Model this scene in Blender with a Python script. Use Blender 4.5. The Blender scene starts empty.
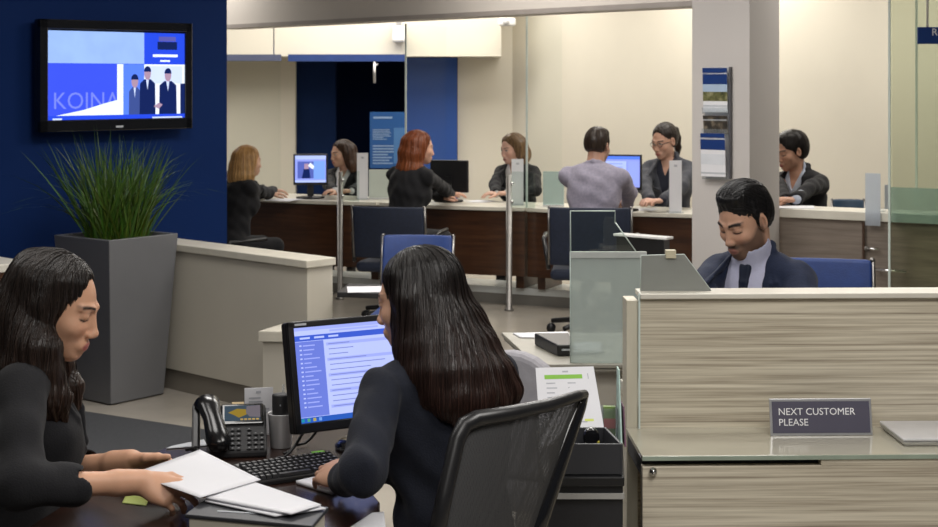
import bpy, bmesh, math, random
import numpy as np
from mathutils import Vector, Matrix, Euler
random.seed(7)
rng = np.random.default_rng(11)
SC = bpy.context.scene
COL = SC.collection
PI = math.pi
# ---------------------------------------------------------------- survey of the photo
F, CX, VH, EYE = 1500.0, 469.0, 80.0, 1.63      # focal length (px), principal column, horizon row, eye height (m)
def P(u, v, Y):
    return Vector(((u-CX)*Y/F, Y, EYE-(v-VH)*Y/F))
def PX(u, Y): return (u-CX)*Y/F
def PZ(v, Y): return EYE-(v-VH)*Y/F
def PY(v, z): return F*(EYE-z)/(v-VH)           # depth of a point of known height

# ---------------------------------------------------------------- materials
MATS = {}
def _nt(name):
    m = bpy.data.materials.new(name); m.use_nodes = True
    nt = m.node_tree; nt.nodes.clear()
    out = nt.nodes.new('ShaderNodeOutputMaterial')
    return m, nt, out
def pm(name, col, rough=.5, metal=0., var=.08, nscale=8., stretch=(1,1,1), bump=0., bscale=None, spec=.5, coat=0., sheen=0., vcol=False, sss=0.):
    """principled surface whose colour is broken up by object-space noise"""
    if name in MATS: return MATS[name]
    m, nt, out = _nt(name); N = nt.nodes; L = nt.links
    b = N.new('ShaderNodeBsdfPrincipled')
    b.inputs['Roughness'].default_value = rough; b.inputs['Metallic'].default_value = metal
    b.inputs['Specular IOR Level'].default_value = spec
    b.inputs['Coat Weight'].default_value = coat
    b.inputs['Sheen Weight'].default_value = sheen
    if sss:
        b.inputs['Subsurface Weight'].default_value = sss
        b.inputs['Subsurface Radius'].default_value = (.012, .004, .002)
        b.inputs['Subsurface Scale'].default_value = 1.0
    tc = N.new('ShaderNodeTexCoord'); mp = N.new('ShaderNodeMapping'); mp.inputs['Scale'].default_value = stretch
    no = N.new('ShaderNodeTexNoise'); no.inputs['Scale'].default_value = nscale; no.inputs['Detail'].default_value = 4
    L.new(tc.outputs['Object'], mp.inputs['Vector']); L.new(mp.outputs['Vector'], no.inputs['Vector'])
    mr = N.new('ShaderNodeMapRange'); mr.inputs['From Min'].default_value = .3; mr.inputs['From Max'].default_value = .7
    mr.inputs['To Min'].default_value = 1-var; mr.inputs['To Max'].default_value = 1+var
    L.new(no.outputs['Fac'], mr.inputs['Value'])
    mx = N.new('ShaderNodeVectorMath'); mx.operation = 'SCALE'
    L.new(mr.outputs['Result'], mx.inputs['Scale'])
    if vcol:
        at = N.new('ShaderNodeAttribute'); at.attribute_name = 'Col'
        L.new(at.outputs['Color'], mx.inputs[0])
    else:
        mx.inputs[0].default_value = col[:3]
    L.new(mx.outputs['Vector'], b.inputs['Base Color'])
    if bump:
        n2 = N.new('ShaderNodeTexNoise'); n2.inputs['Scale'].default_value = bscale or nscale; n2.inputs['Detail'].default_value = 3
        L.new(mp.outputs['Vector'], n2.inputs['Vector'])
        bp = N.new('ShaderNodeBump'); bp.inputs['Strength'].default_value = bump; bp.inputs['Distance'].default_value = .01
        L.new(n2.outputs['Fac'], bp.inputs['Height']); L.new(bp.outputs['Normal'], b.inputs['Normal'])
    L.new(b.outputs['BSDF'], out.inputs['Surface'])
    MATS[name] = m; return m
def ramp_mat(name, stops, nscale, stretch, rough=.4, bump=0., detail=5, coat=0., spec=.5):
    """streaked laminate / wood: noise squeezed along one axis through a colour ramp"""
    m, nt, out = _nt(name); N = nt.nodes; L = nt.links
    b = N.new('ShaderNodeBsdfPrincipled'); b.inputs['Roughness'].default_value = rough; b.inputs['Coat Weight'].default_value = coat
    b.inputs['Specular IOR Level'].default_value = spec
    tc = N.new('ShaderNodeTexCoord'); mp = N.new('ShaderNodeMapping'); mp.inputs['Scale'].default_value = stretch
    no = N.new('ShaderNodeTexNoise'); no.inputs['Scale'].default_value = nscale; no.inputs['Detail'].default_value = detail
    no.inputs['Roughness'].default_value = .6
    L.new(tc.outputs['Object'], mp.inputs['Vector']); L.new(mp.outputs['Vector'], no.inputs['Vector'])
    cr = N.new('ShaderNodeValToRGB'); el = cr.color_ramp.elements
    while len(el) < len(stops): el.new(.5)
    for e, (p, c) in zip(el, stops): e.position = p; e.color = (*c, 1)
    L.new(no.outputs['Fac'], cr.inputs['Fac']); L.new(cr.outputs['Color'], b.inputs['Base Color'])
    if bump:
        bp = N.new('ShaderNodeBump'); bp.inputs['Strength'].default_value = bump; bp.inputs['Distance'].default_value = .003
        L.new(no.outputs['Fac'], bp.inputs['Height']); L.new(bp.outputs['Normal'], b.inputs['Normal'])
    L.new(b.outputs['BSDF'], out.inputs['Surface']); MATS[name] = m; return m
def em(name, col, strength=1., var=.05):
    """a lit screen colour"""
    if name in MATS: return MATS[name]
    m, nt, out = _nt(name); N = nt.nodes; L = nt.links
    e = N.new('ShaderNodeEmission'); e.inputs['Strength'].default_value = strength
    tc = N.new('ShaderNodeTexCoord'); no = N.new('ShaderNodeTexNoise'); no.inputs['Scale'].default_value = 9
    mr = N.new('ShaderNodeMapRange'); mr.inputs['To Min'].default_value = 1-var; mr.inputs['To Max'].default_value = 1+var
    mx = N.new('ShaderNodeVectorMath'); mx.operation = 'SCALE'; mx.inputs[0].default_value = col[:3]
    L.new(tc.outputs['Object'], no.inputs['Vector']); L.new(no.outputs['Fac'], mr.inputs['Value'])
    L.new(mr.outputs['Result'], mx.inputs['Scale']); L.new(mx.outputs['Vector'], e.inputs['Color'])
    L.new(e.outputs['Emission'], out.inputs['Surface']); MATS[name] = m; return m
def glass(name, tint=(.93,.97,.95), gloss=.07, haze=0., hazecol=(.6,.66,.63), rough=.03):
    m, nt, out = _nt(name); N = nt.nodes; L = nt.links
    tr = N.new('ShaderNodeBsdfTransparent'); tr.inputs['Color'].default_value = (*tint, 1)
    gl = N.new('ShaderNodeBsdfGlossy'); gl.inputs['Roughness'].default_value = rough
    lw = N.new('ShaderNodeLayerWeight'); lw.inputs['Blend'].default_value = .25
    ml = N.new('ShaderNodeMath'); ml.operation = 'MULTIPLY_ADD'; ml.inputs[1].default_value = gloss*2.2; ml.inputs[2].default_value = gloss*.35
    L.new(lw.outputs['Fresnel'], ml.inputs[0])
    mix = N.new('ShaderNodeMixShader'); L.new(ml.outputs['Value'], mix.inputs['Fac'])
    L.new(tr.outputs['BSDF'], mix.inputs[1]); L.new(gl.outputs['BSDF'], mix.inputs[2])
    last = mix
    if haze:
        df = N.new('ShaderNodeBsdfDiffuse'); tl = N.new('ShaderNodeBsdfTranslucent')
        no = N.new('ShaderNodeTexNoise'); no.inputs['Scale'].default_value = 3
        cr = N.new('ShaderNodeValToRGB')
        cr.color_ramp.elements[0].color = (*[c*.93 for c in hazecol], 1); cr.color_ramp.elements[1].color = (*[min(1, c*1.05) for c in hazecol], 1)
        L.new(no.outputs['Fac'], cr.inputs['Fac']); L.new(cr.outputs['Color'], df.inputs['Color']); L.new(cr.outputs['Color'], tl.inputs['Color'])
        a = N.new('ShaderNodeMixShader'); a.inputs['Fac'].default_value = .45
        L.new(df.outputs['BSDF'], a.inputs[1]); L.new(tl.outputs['BSDF'], a.inputs[2])
        h = N.new('ShaderNodeMixShader'); h.inputs['Fac'].default_value = haze
        L.new(mix.outputs['Shader'], h.inputs[1]); L.new(a.outputs['Shader'], h.inputs[2]); last = h
    L.new(last.outputs['Shader'], out.inputs['Surface']); MATS[name] = m; return m

# ---------------------------------------------------------------- mesh building
def rotz(a): return Matrix.Rotation(a, 3, 'Z')
class MB:
    def __init__(s): s.v = []; s.f = []; s.m = []; s.sm = []
    def add(s, vs, fs, mi=0, smooth=False):
        b = len(s.v); s.v += [tuple(v) for v in vs]
        for f in fs: s.f.append(tuple(b+i for i in f)); s.m.append(mi); s.sm.append(smooth)
        return s
    def box(s, c, size, R=None, mi=0, taper=1.):
        x, y, z = (q/2 for q in size); R = R or Matrix.Identity(3); c = Vector(c)
        vs = []
        for sz in (-1, 1):
            t = taper if sz > 0 else 1
            for sx, sy in ((-1,-1),(1,-1),(1,1),(-1,1)): vs.append(c+R@Vector((sx*x*t, sy*y*t, sz*z)))
        return s.add(vs, [(3,2,1,0),(4,5,6,7),(0,1,5,4),(1,2,6,5),(2,3,7,6),(3,0,4,7)], mi)
    def bb(s, lo, hi, mi=0):
        return s.box([(a+b)/2 for a, b in zip(lo, hi)], [abs(b-a) for a, b in zip(lo, hi)], None, mi)
    def prism(s, poly, z0, z1, mi=0):
        n = len(poly); a = sum(poly[i][0]*poly[(i+1) % n][1]-poly[(i+1) % n][0]*poly[i][1] for i in range(n))
        if a < 0: poly = poly[::-1]
        vs = [(x, y, z0) for x, y in poly]+[(x, y, z1) for x, y in poly]
        return s.add(vs, [tuple(range(n))[::-1], tuple(range(n, 2*n))]+[(i, (i+1) % n, n+(i+1) % n, n+i) for i in range(n)], mi)
    def slab(s, pts, n, t, mi=0):
        """polygon in space given thickness t along n"""
        pts = [Vector(p) for p in pts]; n = Vector(n).normalized(); k = len(pts)
        fn = (pts[1]-pts[0]).cross(pts[2]-pts[1])
        if fn.dot(n) < 0: pts = pts[::-1]
        vs = [p-n*t/2 for p in pts]+[p+n*t/2 for p in pts]
        return s.add(vs, [tuple(range(k))[::-1], tuple(range(k, 2*k))]+[(i, (i+1) % k, k+(i+1) % k, k+i) for i in range(k)], mi)
    def tube(s, pts, r, seg=10, mi=0, cap=True, flat=None):
        """r: number or list; flat=(axis vector, factor) squashes the section along an axis"""
        pts = [Vector(p) for p in pts]; n = len(pts); rs = r if isinstance(r, (list, tuple)) else [r]*n
        vs = []; up = None
        for i, p in enumerate(pts):
            t = (pts[min(i+1, n-1)]-pts[max(i-1, 0)])
            t = t.normalized() if t.length > 1e-9 else Vector((0,0,1))
            if up is None:
                up = Vector((0,0,1)) if abs(t.z) < .9 else Vector((1,0,0))
            a = t.cross(up); a = a.normalized() if a.length > 1e-6 else Vector((1,0,0)); b = a.cross(t).normalized(); up = b
            for k in range(seg):
                an = 2*PI*k/seg; o = (a*math.cos(an)+b*math.sin(an))*rs[i]
                if flat: ax = Vector(flat[0]).normalized(); o = o-ax*o.dot(ax)*(1-flat[1])
                vs.append(p+o)
        fs = [(i*seg+k, i*seg+(k+1) % seg, (i+1)*seg+(k+1) % seg, (i+1)*seg+k) for i in range(n-1) for k in range(seg)]
        if cap: fs += [tuple(range(seg))[::-1], tuple(range((n-1)*seg, n*seg))]
        return s.add(vs, fs, mi, True)
    def lathe(s, prof, c, seg=28, mi=0, R=None):
        c = Vector(c); R = R or Matrix.Identity(3); vs = []
        for r, z in prof:
            for k in range(seg):
                a = 2*PI*k/seg; vs.append(c+R@Vector((r*math.cos(a), r*math.sin(a), z)))
        n = len(prof)
        fs = [(i*seg+k, i*seg+(k+1) % seg, (i+1)*seg+(k+1) % seg, (i+1)*seg+k) for i in range(n-1) for k in range(seg)]
        fs += [tuple(range(seg))[::-1], tuple(range((n-1)*seg, n*seg))]
        return s.add(vs, fs, mi, True)
    def ball(s, c, r, mi=0, seg=14, R=None):
        r = r if isinstance(r, (tuple, list)) else (r, r, r); c = Vector(c); R = R or Matrix.Identity(3); vs = []; nr = seg//2
        for i in range(nr+1):
            th = PI*i/nr
            for k in range(seg):
                a = 2*PI*k/seg; vs.append(c+R@Vector((r[0]*math.sin(th)*math.cos(a), r[1]*math.sin(th)*math.sin(a), -r[2]*math.cos(th))))
        fs = [(i*seg+k, i*seg+(k+1) % seg, (i+1)*seg+(k+1) % seg, (i+1)*seg+k) for i in range(nr) for k in range(seg)]
        return s.add(vs, fs, mi, True)
def obj(name, mb, mats, parent=None, bevel=0., smooth=False, seg=2, kind=None):
    if not isinstance(mats, (list, tuple)): mats = [mats]
    me = bpy.data.meshes.new(name); me.from_pydata(mb.v, [], mb.f); me.validate()
    for m in mats: me.materials.append(m)
    if len(me.polygons) == len(mb.m):
        me.polygons.foreach_set('material_index', mb.m)
        me.polygons.foreach_set('use_smooth', [smooth or q for q in mb.sm])
    me.update()
    o = bpy.data.objects.new(name, me); COL.objects.link(o)
    if parent: o.parent = parent
    if bevel:
        md = o.modifiers.new('bevel', 'BEVEL'); md.width = bevel; md.segments = seg; md.limit_method = 'ANGLE'; md.angle_limit = math.radians(40)
    if kind: o['kind'] = kind
    return o
def tag(o, label, cat, group=None, kind=None):
    o['label'] = label; o['category'] = cat
    if group: o['group'] = group
    if kind: o['kind'] = kind
    return o
def thing(name, label, cat, loc=(0,0,0), rz=0., group=None):
    o = bpy.data.objects.new(name, None); COL.objects.link(o); o.empty_display_size = .05
    o.location = loc; o.rotation_euler = (0, 0, rz)
    return tag(o, label, cat, group)
def struct(name, mb, mats, bevel=0., label=None):
    o = obj(name, mb, mats, None, bevel); o['kind'] = 'structure'
    if label: o['label'] = label
    return o
def copy_tree(o, parent=None):
    c = o.copy(); COL.objects.link(c)
    if parent: c.parent = parent
    for ch in list(o.children): copy_tree(ch, c)
    return c
def text_mb(body, size, M, mb, mi=0, align='LEFT', ext=.0004):
    """lettering as real geometry: letters laid in the local xy plane of matrix M (4x4)"""
    cu = bpy.data.curves.new('lettering', 'FONT'); cu.body = body; cu.size = size; cu.align_x = align; cu.extrude = ext; cu.resolution_u = 3
    ob = bpy.data.objects.new('lettering', cu); COL.objects.link(ob)
    dg = bpy.context.evaluated_depsgraph_get(); me = bpy.data.meshes.new_from_object(ob.evaluated_get(dg))
    mb.add([M@v.co for v in me.vertices], [tuple(p.vertices) for p in me.polygons], mi)
    bpy.data.objects.remove(ob); bpy.data.curves.remove(cu); bpy.data.meshes.remove(me)
    return mb
def frame_M(o, x, y):
    """4x4 with origin o and in-plane axes x, y"""
    x = Vector(x).normalized(); y = Vector(y); y = (y-x*y.dot(x)).normalized(); z = x.cross(y)
    return Matrix(((x.x, y.x, z.x, o[0]), (x.y, y.y, z.y, o[1]), (x.z, y.z, z.z, o[2]), (0,0,0,1)))
class Screen:
    """flat display content: coloured rectangles and outlines stacked on a panel (x right, y up, metres)"""
    def __init__(s, M, w, h): s.M = M; s.w = w; s.h = h; s.mb = MB(); s.mats = []; s.l = 0
    def mi(s, m):
        if m not in s.mats: s.mats.append(m)
        return s.mats.index(m)
    def poly(s, pts, m):
        s.l += 1; z = .0003+s.l*.00004
        s.mb.add([s.M@Vector(((x-.5)*s.w, (y-.5)*s.h, z)) for x, y in pts], [tuple(range(len(pts)))], s.mi(m)); return s
    def rect(s, x0, y0, x1, y1, m): return s.poly([(x0,y0),(x1,y0),(x1,y1),(x0,y1)], m)
    def text(s, body, x, y, size, m):
        s.l += 1; z = .0003+s.l*.00004
        text_mb(body, size, s.M@Matrix.Translation(((x-.5)*s.w, (y-.5)*s.h, z)), s.mb, s.mi(m), ext=0); return s
    def make(s, name, parent): return obj(name, s.mb, s.mats, parent)

# ---------------------------------------------------------------- smooth implicit surfaces (bodies, clothing, hair)
BIG = .045
class Vol:
    def __init__(s, lo, hi, h):
        s.h = h; s.lo = np.array(lo, float); s.n = np.ceil((np.array(hi, float)-s.lo)/h).astype(int)+1
        s.d = np.full(s.n, BIG, np.float32)
    def _reg(s, lo, hi):
        a = np.clip(np.floor((np.array(lo)-s.lo)/s.h).astype(int), 0, s.n-1); b = np.clip(np.ceil((np.array(hi)-s.lo)/s.h).astype(int)+1, 1, s.n)
        if np.any(b <= a): return None
        ax = [(s.lo[i]+np.arange(a[i], b[i])*s.h).astype(np.float32) for i in range(3)]
        return tuple(slice(a[i], b[i]) for i in range(3)), ax[0][:, None, None], ax[1][None, :, None], ax[2][None, None, :]
    def put(s, fn, lo, hi, k=.01, op='u'):
        m = max(k, .0)+.02
        r = s._reg(np.array(lo)-m, np.array(hi)+m)
        if r is None: return s
        sl, X, Y, Z = r; b = fn(X, Y, Z); a = s.d[sl]
        if op == 'u':
            h = np.maximum(k-np.abs(a-b), 0)/max(k, 1e-6); s.d[sl] = np.minimum(a, b)-h*h*k*.25
        elif op == 's':
            b = -b; h = np.maximum(k-np.abs(a-b), 0)/max(k, 1e-6); s.d[sl] = np.maximum(a, b)+h*h*k*.25
        elif op == 'i':
            h = np.maximum(k-np.abs(a-b), 0)/max(k, 1e-6); s.d[sl] = np.maximum(a, b)+h*h*k*.25
        return s
    def cap(s, a, b, r1, r2=None, k=.01, op='u'):
        r2 = r1 if r2 is None else r2; a = np.array(a, float); b = np.array(b, float); ab = b-a; L2 = max(float(ab@ab), 1e-12); R = max(r1, r2)
        def fn(X, Y, Z):
            px, py, pz = X-a[0], Y-a[1], Z-a[2]
            t = np.clip((px*ab[0]+py*ab[1]+pz*ab[2])/L2, 0, 1)
            return (np.sqrt((px-t*ab[0])**2+(py-t*ab[1])**2+(pz-t*ab[2])**2)-(r1+(r2-r1)*t)).astype(np.float32)
        return s.put(fn, np.minimum(a, b)-R, np.maximum(a, b)+R, k, op)
    def chain(s, pts, rs, k=.01):
        for i in range(len(pts)-1): s.cap(pts[i], pts[i+1], rs[i], rs[i+1], k)
        return s
    def ell(s, c, r, R=None, k=.01, op='u'):
        c = np.array(c, float); r = np.array(r, float); R = np.eye(3) if R is None else np.array(R, float); Rm = max(r)
        ext = np.sqrt(((R*r[None, :])**2).sum(1))
        def fn(X, Y, Z):
            p = (X-c[0], Y-c[1], Z-c[2])
            q = [R[0, i]*p[0]+R[1, i]*p[1]+R[2, i]*p[2] for i in range(3)]
            k0 = np.sqrt(sum((q[i]/r[i])**2 for i in range(3))); k1 = np.sqrt(sum((q[i]/r[i]**2)**2 for i in range(3)))
            return np.where(k1 > 1e-6, k0*(k0-1)/np.maximum(k1, 1e-6), -r.min()).astype(np.float32)
        return s.put(fn, c-ext, c+ext, k, op)
    def warp(s, fn):
        """add a small displacement field near the surface"""
        m = np.argwhere(np.abs(s.d) < .03)
        if len(m) == 0: return s
        a = m.min(0); b = m.max(0)+1
        sl = tuple(slice(a[i], b[i]) for i in range(3)); ax = [(s.lo[i]+np.arange(a[i], b[i])*s.h).astype(np.float32) for i in range(3)]
        s.d[sl] += fn(ax[0][:, None, None], ax[1][None, :, None], ax[2][None, None, :]).astype(np.float32); return s
    def mesh(s):
        d = s.d; d[0] = d[-1] = BIG; d[:, 0] = d[:, -1] = BIG; d[:, :, 0] = d[:, :, -1] = BIG
        neg = d < 0; c = np.zeros(np.array(d.shape)-1, np.int8)
        corners = [(i, j, k) for i in (0,1) for j in (0,1) for k in (0,1)]
        nx, ny, nz = c.shape
        for i, j, k in corners: c += neg[i:i+nx, j:j+ny, k:k+nz]
        act = (c > 0) & (c < 8); cells = np.argwhere(act); idx = np.full(c.shape, -1, np.int32); idx[act] = np.arange(len(cells))
        acc = np.zeros((len(cells), 3)); cnt = np.zeros(len(cells))
        val = {q: d[cells[:, 0]+q[0], cells[:, 1]+q[1], cells[:, 2]+q[2]] for q in corners}
        for q in corners:
            for ax in range(3):
                if q[ax]: continue
                e = list(q); e[ax] = 1; e = tuple(e)
                d0, d1 = val[q], val[e]; cr = (d0 < 0) != (d1 < 0)
                t = d0[cr]/(d0[cr]-d1[cr]); p = np.tile(np.array(q, float), (cr.sum(), 1)); p[:, ax] += t
                acc[cr] += p; cnt[cr] += 1
        V = s.lo+(cells+acc/cnt[:, None])*s.h
        quads = []
        for ax in range(3):
            sl0 = [slice(1, -1)]*3; sl0[ax] = slice(0, -1); sl1 = [slice(1, -1)]*3; sl1[ax] = slice(1, None)
            a, b = neg[tuple(sl0)], neg[tuple(sl1)]
            E = np.argwhere(a != b); 
            if not len(E): continue
            flip = a[tuple(E.T)]
            off = np.ones(3, int); off[ax] = 0; E = E+off
            u, w = [(1,2),(2,0),(0,1)][ax]
            def cell(du, dw):
                q = E.copy(); q[:, u] -= du; q[:, w] -= dw; return idx[q[:, 0], q[:, 1], q[:, 2]]
            Q = np.stack([cell(1,1), cell(0,1), cell(0,0), cell(1,0)], 1)
            Q[~flip] = Q[~flip][:, ::-1]; quads.append(Q)
        Q = np.concatenate(quads); Q = Q[(Q >= 0).all(1)]
        return V, Q
def relax(V, Q, it=1, f=.5):
    for _ in range(it):
        acc = np.zeros_like(V); cnt = np.zeros(len(V))
        for i in range(4):
            np.add.at(acc, Q[:, i], V[Q[:, (i+1) % 4]]); np.add.at(acc, Q[:, i], V[Q[:, (i-1) % 4]]); np.add.at(cnt, Q[:, i], 2)
        V = V*(1-f)+f*acc/np.maximum(cnt, 1)[:, None]
    return V
def np_obj(name, V, Q, mat, parent=None, cols=None):
    me = bpy.data.meshes.new(name); nv, nq = len(V), len(Q)
    me.vertices.add(nv); me.vertices.foreach_set('co', V.astype(np.float32).ravel())
    me.loops.add(nq*4); me.loops.foreach_set('vertex_index', Q.astype(np.int32).ravel())
    me.polygons.add(nq); me.polygons.foreach_set('loop_start', np.arange(0, nq*4, 4, dtype=np.int32))
    me.polygons.foreach_set('use_smooth', np.ones(nq, bool)); me.update(calc_edges=True)
    if cols is not None:
        at = me.color_attributes.new('Col', 'FLOAT_COLOR', 'POINT')
        at.data.foreach_set('color', np.concatenate([cols, np.ones((nv, 1))], 1).astype(np.float32).ravel())
    me.materials.append(mat)
    o = bpy.data.objects.new(name, me); COL.objects.link(o)
    if parent: o.parent = parent
    return o
# ================================================================ palette
cream = pm('cream paint', (.70,.66,.56), .75, var=.03, nscale=1.5)
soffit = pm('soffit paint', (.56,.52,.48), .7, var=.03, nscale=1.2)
greywall = pm('pillar paint', (.50,.47,.45), .7, var=.03, nscale=2)
bluewall = pm('royal blue paint', (.0015,.016,.085), .8, var=.05, nscale=2, spec=.15)
navypaint = pm('navy paint', (.004,.016,.065), .8, var=.06, nscale=2, spec=.15)
bluepanel = pm('bright blue panel', (.018,.075,.32), .5, var=.05, nscale=2)
bluefab = pm('blue chair leather', (.008,.034,.16), .6, var=.1, nscale=30, bump=.1, bscale=180)
tealfab = pm('dark teal fabric', (.012,.04,.08), .6, var=.1, nscale=30)
navyfab = pm('dark navy fabric', (.008,.014,.034), .75, var=.15, nscale=40, bump=.15, bscale=200)
blackpl = pm('black plastic', (.010,.010,.011), .35, var=.12, nscale=20)
blackgl = pm('black gloss plastic', (.006,.006,.007), .12, var=.1, nscale=10, coat=.4)
blackmat = pm('black matt plastic', (.016,.016,.018), .55, var=.12, nscale=30, bump=.05, bscale=300)
charcoal = pm('charcoal lacquer', (.03,.031,.036), .45, var=.06, nscale=12)
chrome = pm('chrome', (.75,.75,.76), .16, 1., var=.03, nscale=6)
poststeel = pm('dull post steel', (.27,.26,.25), .4, 1., var=.1, nscale=30)
steel = pm('brushed steel', (.52,.52,.53), .3, 1., var=.1, nscale=40, stretch=(1,1,.05))
alu = pm('satin aluminium', (.62,.62,.63), .42, .9, var=.05, nscale=20)
paper = pm('white paper', (.70,.70,.73), .75, var=.015, nscale=6)
papergrey = pm('grey paper', (.45,.47,.50), .75, var=.03, nscale=6)
ink = pm('grey print', (.42,.43,.47), .8, var=.1, nscale=60)
darkink = pm('dark print', (.12,.12,.14), .8, var=.1, nscale=60)
wallbeige = pm('beige laminate', (.52,.485,.41), .5, var=.03, nscale=3)
capbeige = pm('pale stone edge', (.58,.545,.46), .35, var=.05, nscale=14)
baseb = pm('taupe skirting', (.20,.18,.15), .5, var=.04, nscale=6)
plantergrey = pm('grey planter lacquer', (.135,.136,.142), .42, var=.06, nscale=2.5)
darkwood = ramp_mat('dark brown wood', [(.25,(.026,.011,.006)),(.5,(.055,.022,.010)),(.75,(.085,.036,.016))], 3, (1,1,14), .3, coat=.15)
greybrown = ramp_mat('grey brown veneer', [(.3,(.15,.12,.10)),(.7,(.24,.20,.165))], 3, (1,1,16), .4)
desktop = ramp_mat('espresso desk top', [(.3,(.010,.006,.005)),(.6,(.028,.012,.008)),(.8,(.048,.021,.012))], 4, (3,14,1), .27, coat=.1)
streak = ramp_mat('streaked taupe laminate', [(.30,(.24,.20,.15)),(.42,(.44,.385,.295)),(.54,(.60,.545,.43)),(.68,(.73,.67,.54))], 2.2, (.7,.7,50), .45, detail=6)
streakedge = ramp_mat('pale laminate edging', [(.3,(.50,.46,.36)),(.7,(.62,.58,.47))], 3, (6,6,.8), .45)
cappale = pm('pale counter edging', (.66,.63,.55), .35, var=.05, nscale=9)
shelfg = pm('back painted glass shelf', (.42,.40,.32), .08, var=.04, nscale=6, coat=.6)
shelfe = pm('green glass edge', (.30,.36,.29), .15, var=.1, nscale=12)
stonegrey = pm('mid grey counter top', (.30,.285,.24), .35, var=.06, nscale=20)
floorm = ramp_mat('polished beige floor', [(.3,(.33,.30,.26)),(.6,(.40,.365,.31)),(.8,(.45,.41,.35))], 1.6, (1,1,1), .22, detail=6)
carpetm = pm('charcoal carpet', (.05,.052,.057), .9, var=.12, nscale=90, bump=.2, bscale=400)
clear = glass('clear glass', (.975,.985,.98), .005)
clear2 = glass('clear screen glass', (.90,.94,.92), .10)
teal = glass('pale teal tinted glass', (.72,.81,.81), .10, .32, (.52,.62,.62))
frost = glass('frosted grey glass', (.70,.75,.73), .05, .52, (.60,.65,.625), .15)
frost2 = glass('satin grey glass', (.5,.52,.5), .06, .86, (.40,.41,.385), .2)
glassedge = pm('bright glass edge', (.62,.70,.66), .15, var=.05, nscale=10)
acrylic = glass('clear acrylic', (.93,.95,.96), .10, .12, (.7,.73,.75))
whitepl = pm('white plastic', (.74,.74,.73), .4, var=.03, nscale=10)

# ================================================================ room shell
d45 = Vector((.7071, -.7071, 0)); n45 = Vector((.7071, .7071, 0))
m = MB(); m.bb((-6,-2,-.1), (6.5,17,0)); struct('floor', m, floorm)
m = MB()
m.prism([(-3.2,8.12),(-1.89,7.36),(-1.25,6.99),(-.5,6.45),(-.9,2.2),(-4,2.2)], .0005, .006); struct('carpet', m, carpetm)
m = MB(); m.bb((-6,-2,2.8), (6.5,17,2.9)); struct('ceiling', m, soffit)
# back wall with a recess for the blue booth
m = MB(); m.bb((-6,14.5,0), (-1.68,14.7,2.8)); m.bb((-.11,14.5,0), (.5,14.7,2.8)); m.bb((-1.68,14.5,1.86), (-.11,14.7,2.8))
struct('wall_back', m, cream)
m = MB(); m.prism([(.42,14.5),(3.02,10.70),(3.2,10.82),(.60,14.66)], 0, 2.8); struct('wall_right', m, cream)
m = MB(); m.prism([(3.02,10.70),(6.4,10.2),(6.4,10.4),(3.05,10.9)], 0, 2.8); struct('wall_side', m, cream)
m = MB(); m.bb((-6,13.95,1.85), (.30,14.5,2.8)); struct('trim_1', m, cream, label='cream bulkhead above the blue booth')
m = MB(); m.bb((-1.75,14.52,0), (-1.68,15.9,1.86)); m.bb((-.11,14.72,0), (-.05,15.9,1.86)); m.bb((-1.75,15.8,0), (-.05,15.9,1.86)); m.bb((-1.75,14.7,1.86), (-.05,15.9,1.92))
m.bb((-1.68,14.6,0), (-1.30,14.75,1.86))
struct('wall_booth', m, navypaint)
m = MB(); m.bb((-.60,14.40,0), (-.115,14.49,1.845)); struct('wall_panel', m, bluepanel, label='bright blue panel beside the booth')
# television wall
a, b = Vector((-1.43,8.86,0)), Vector((-4.6,5.71,0)); nn = Vector((-.705,.71,0))*.14
m = MB(); m.prism([a[:2], b[:2], (b+nn)[:2], (a+nn)[:2]], 0, 2.8); struct('wall_left', m, bluewall)
# lowered beam between the pillar and the blue wall
a, b = Vector((1.33,8.78,0)), Vector((-2.15,12.75,0)); nn = Vector((.75,.66,0))*.22
m = MB(); m.prism([a[:2], b[:2], (b+nn)[:2], (a+nn)[:2]], 2.063, 2.8); struct('trim_2', m, soffit, label='lowered beam across the room')
m = MB(); q = Vector((-.75,-.66,0))*.012
m.prism([(a+q)[:2], (b+q)[:2], b[:2], a[:2]], 2.063, 2.095); struct('trim_3', m, pm('taupe beam edge', (.30,.27,.25), .6), label='dark lower edge of the beam')
# pillar
c0 = Vector((1.59,8.5,0)); ta = Vector((-.82,.57,0)); tb = Vector((.57,.82,0))
m = MB(); p = [c0, c0+ta*.36, c0+ta*.36+tb*.42, c0+tb*.42]; m.prism([q[:2] for q in p], 0, 2.8); struct('pillar', m, greywall)

# low dividing wall
w0 = Vector((-1.567,7.81,0)); wd = Vector((.727,-.687,0)); wn = Vector((.687,.727,0))
w0 = w0+wn*.06; A = w0-wd*.52; B = w0+wd*1.04
def strip(a, b, t0, t1, z0, z1, m, mi=0):
    return m.prism([(a+wn*t0)[:2], (b+wn*t0)[:2], (b+wn*t1)[:2], (a+wn*t1)[:2]], z0, z1, mi)
m = MB(); strip(A, B, 0, .16, .11, .735, m); struct('wall_divider', m, wallbeige)
m = MB(); strip(A, B+wd*.012, -.015, .172, .735, .772, m); struct('trim_4', m, capbeige, .004, 'pale cap along the low dividing wall')
m = MB(); strip(A, B-wd*.02, .012, .15, 0, .11, m); struct('baseboard_divider', m, baseb)

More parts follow.
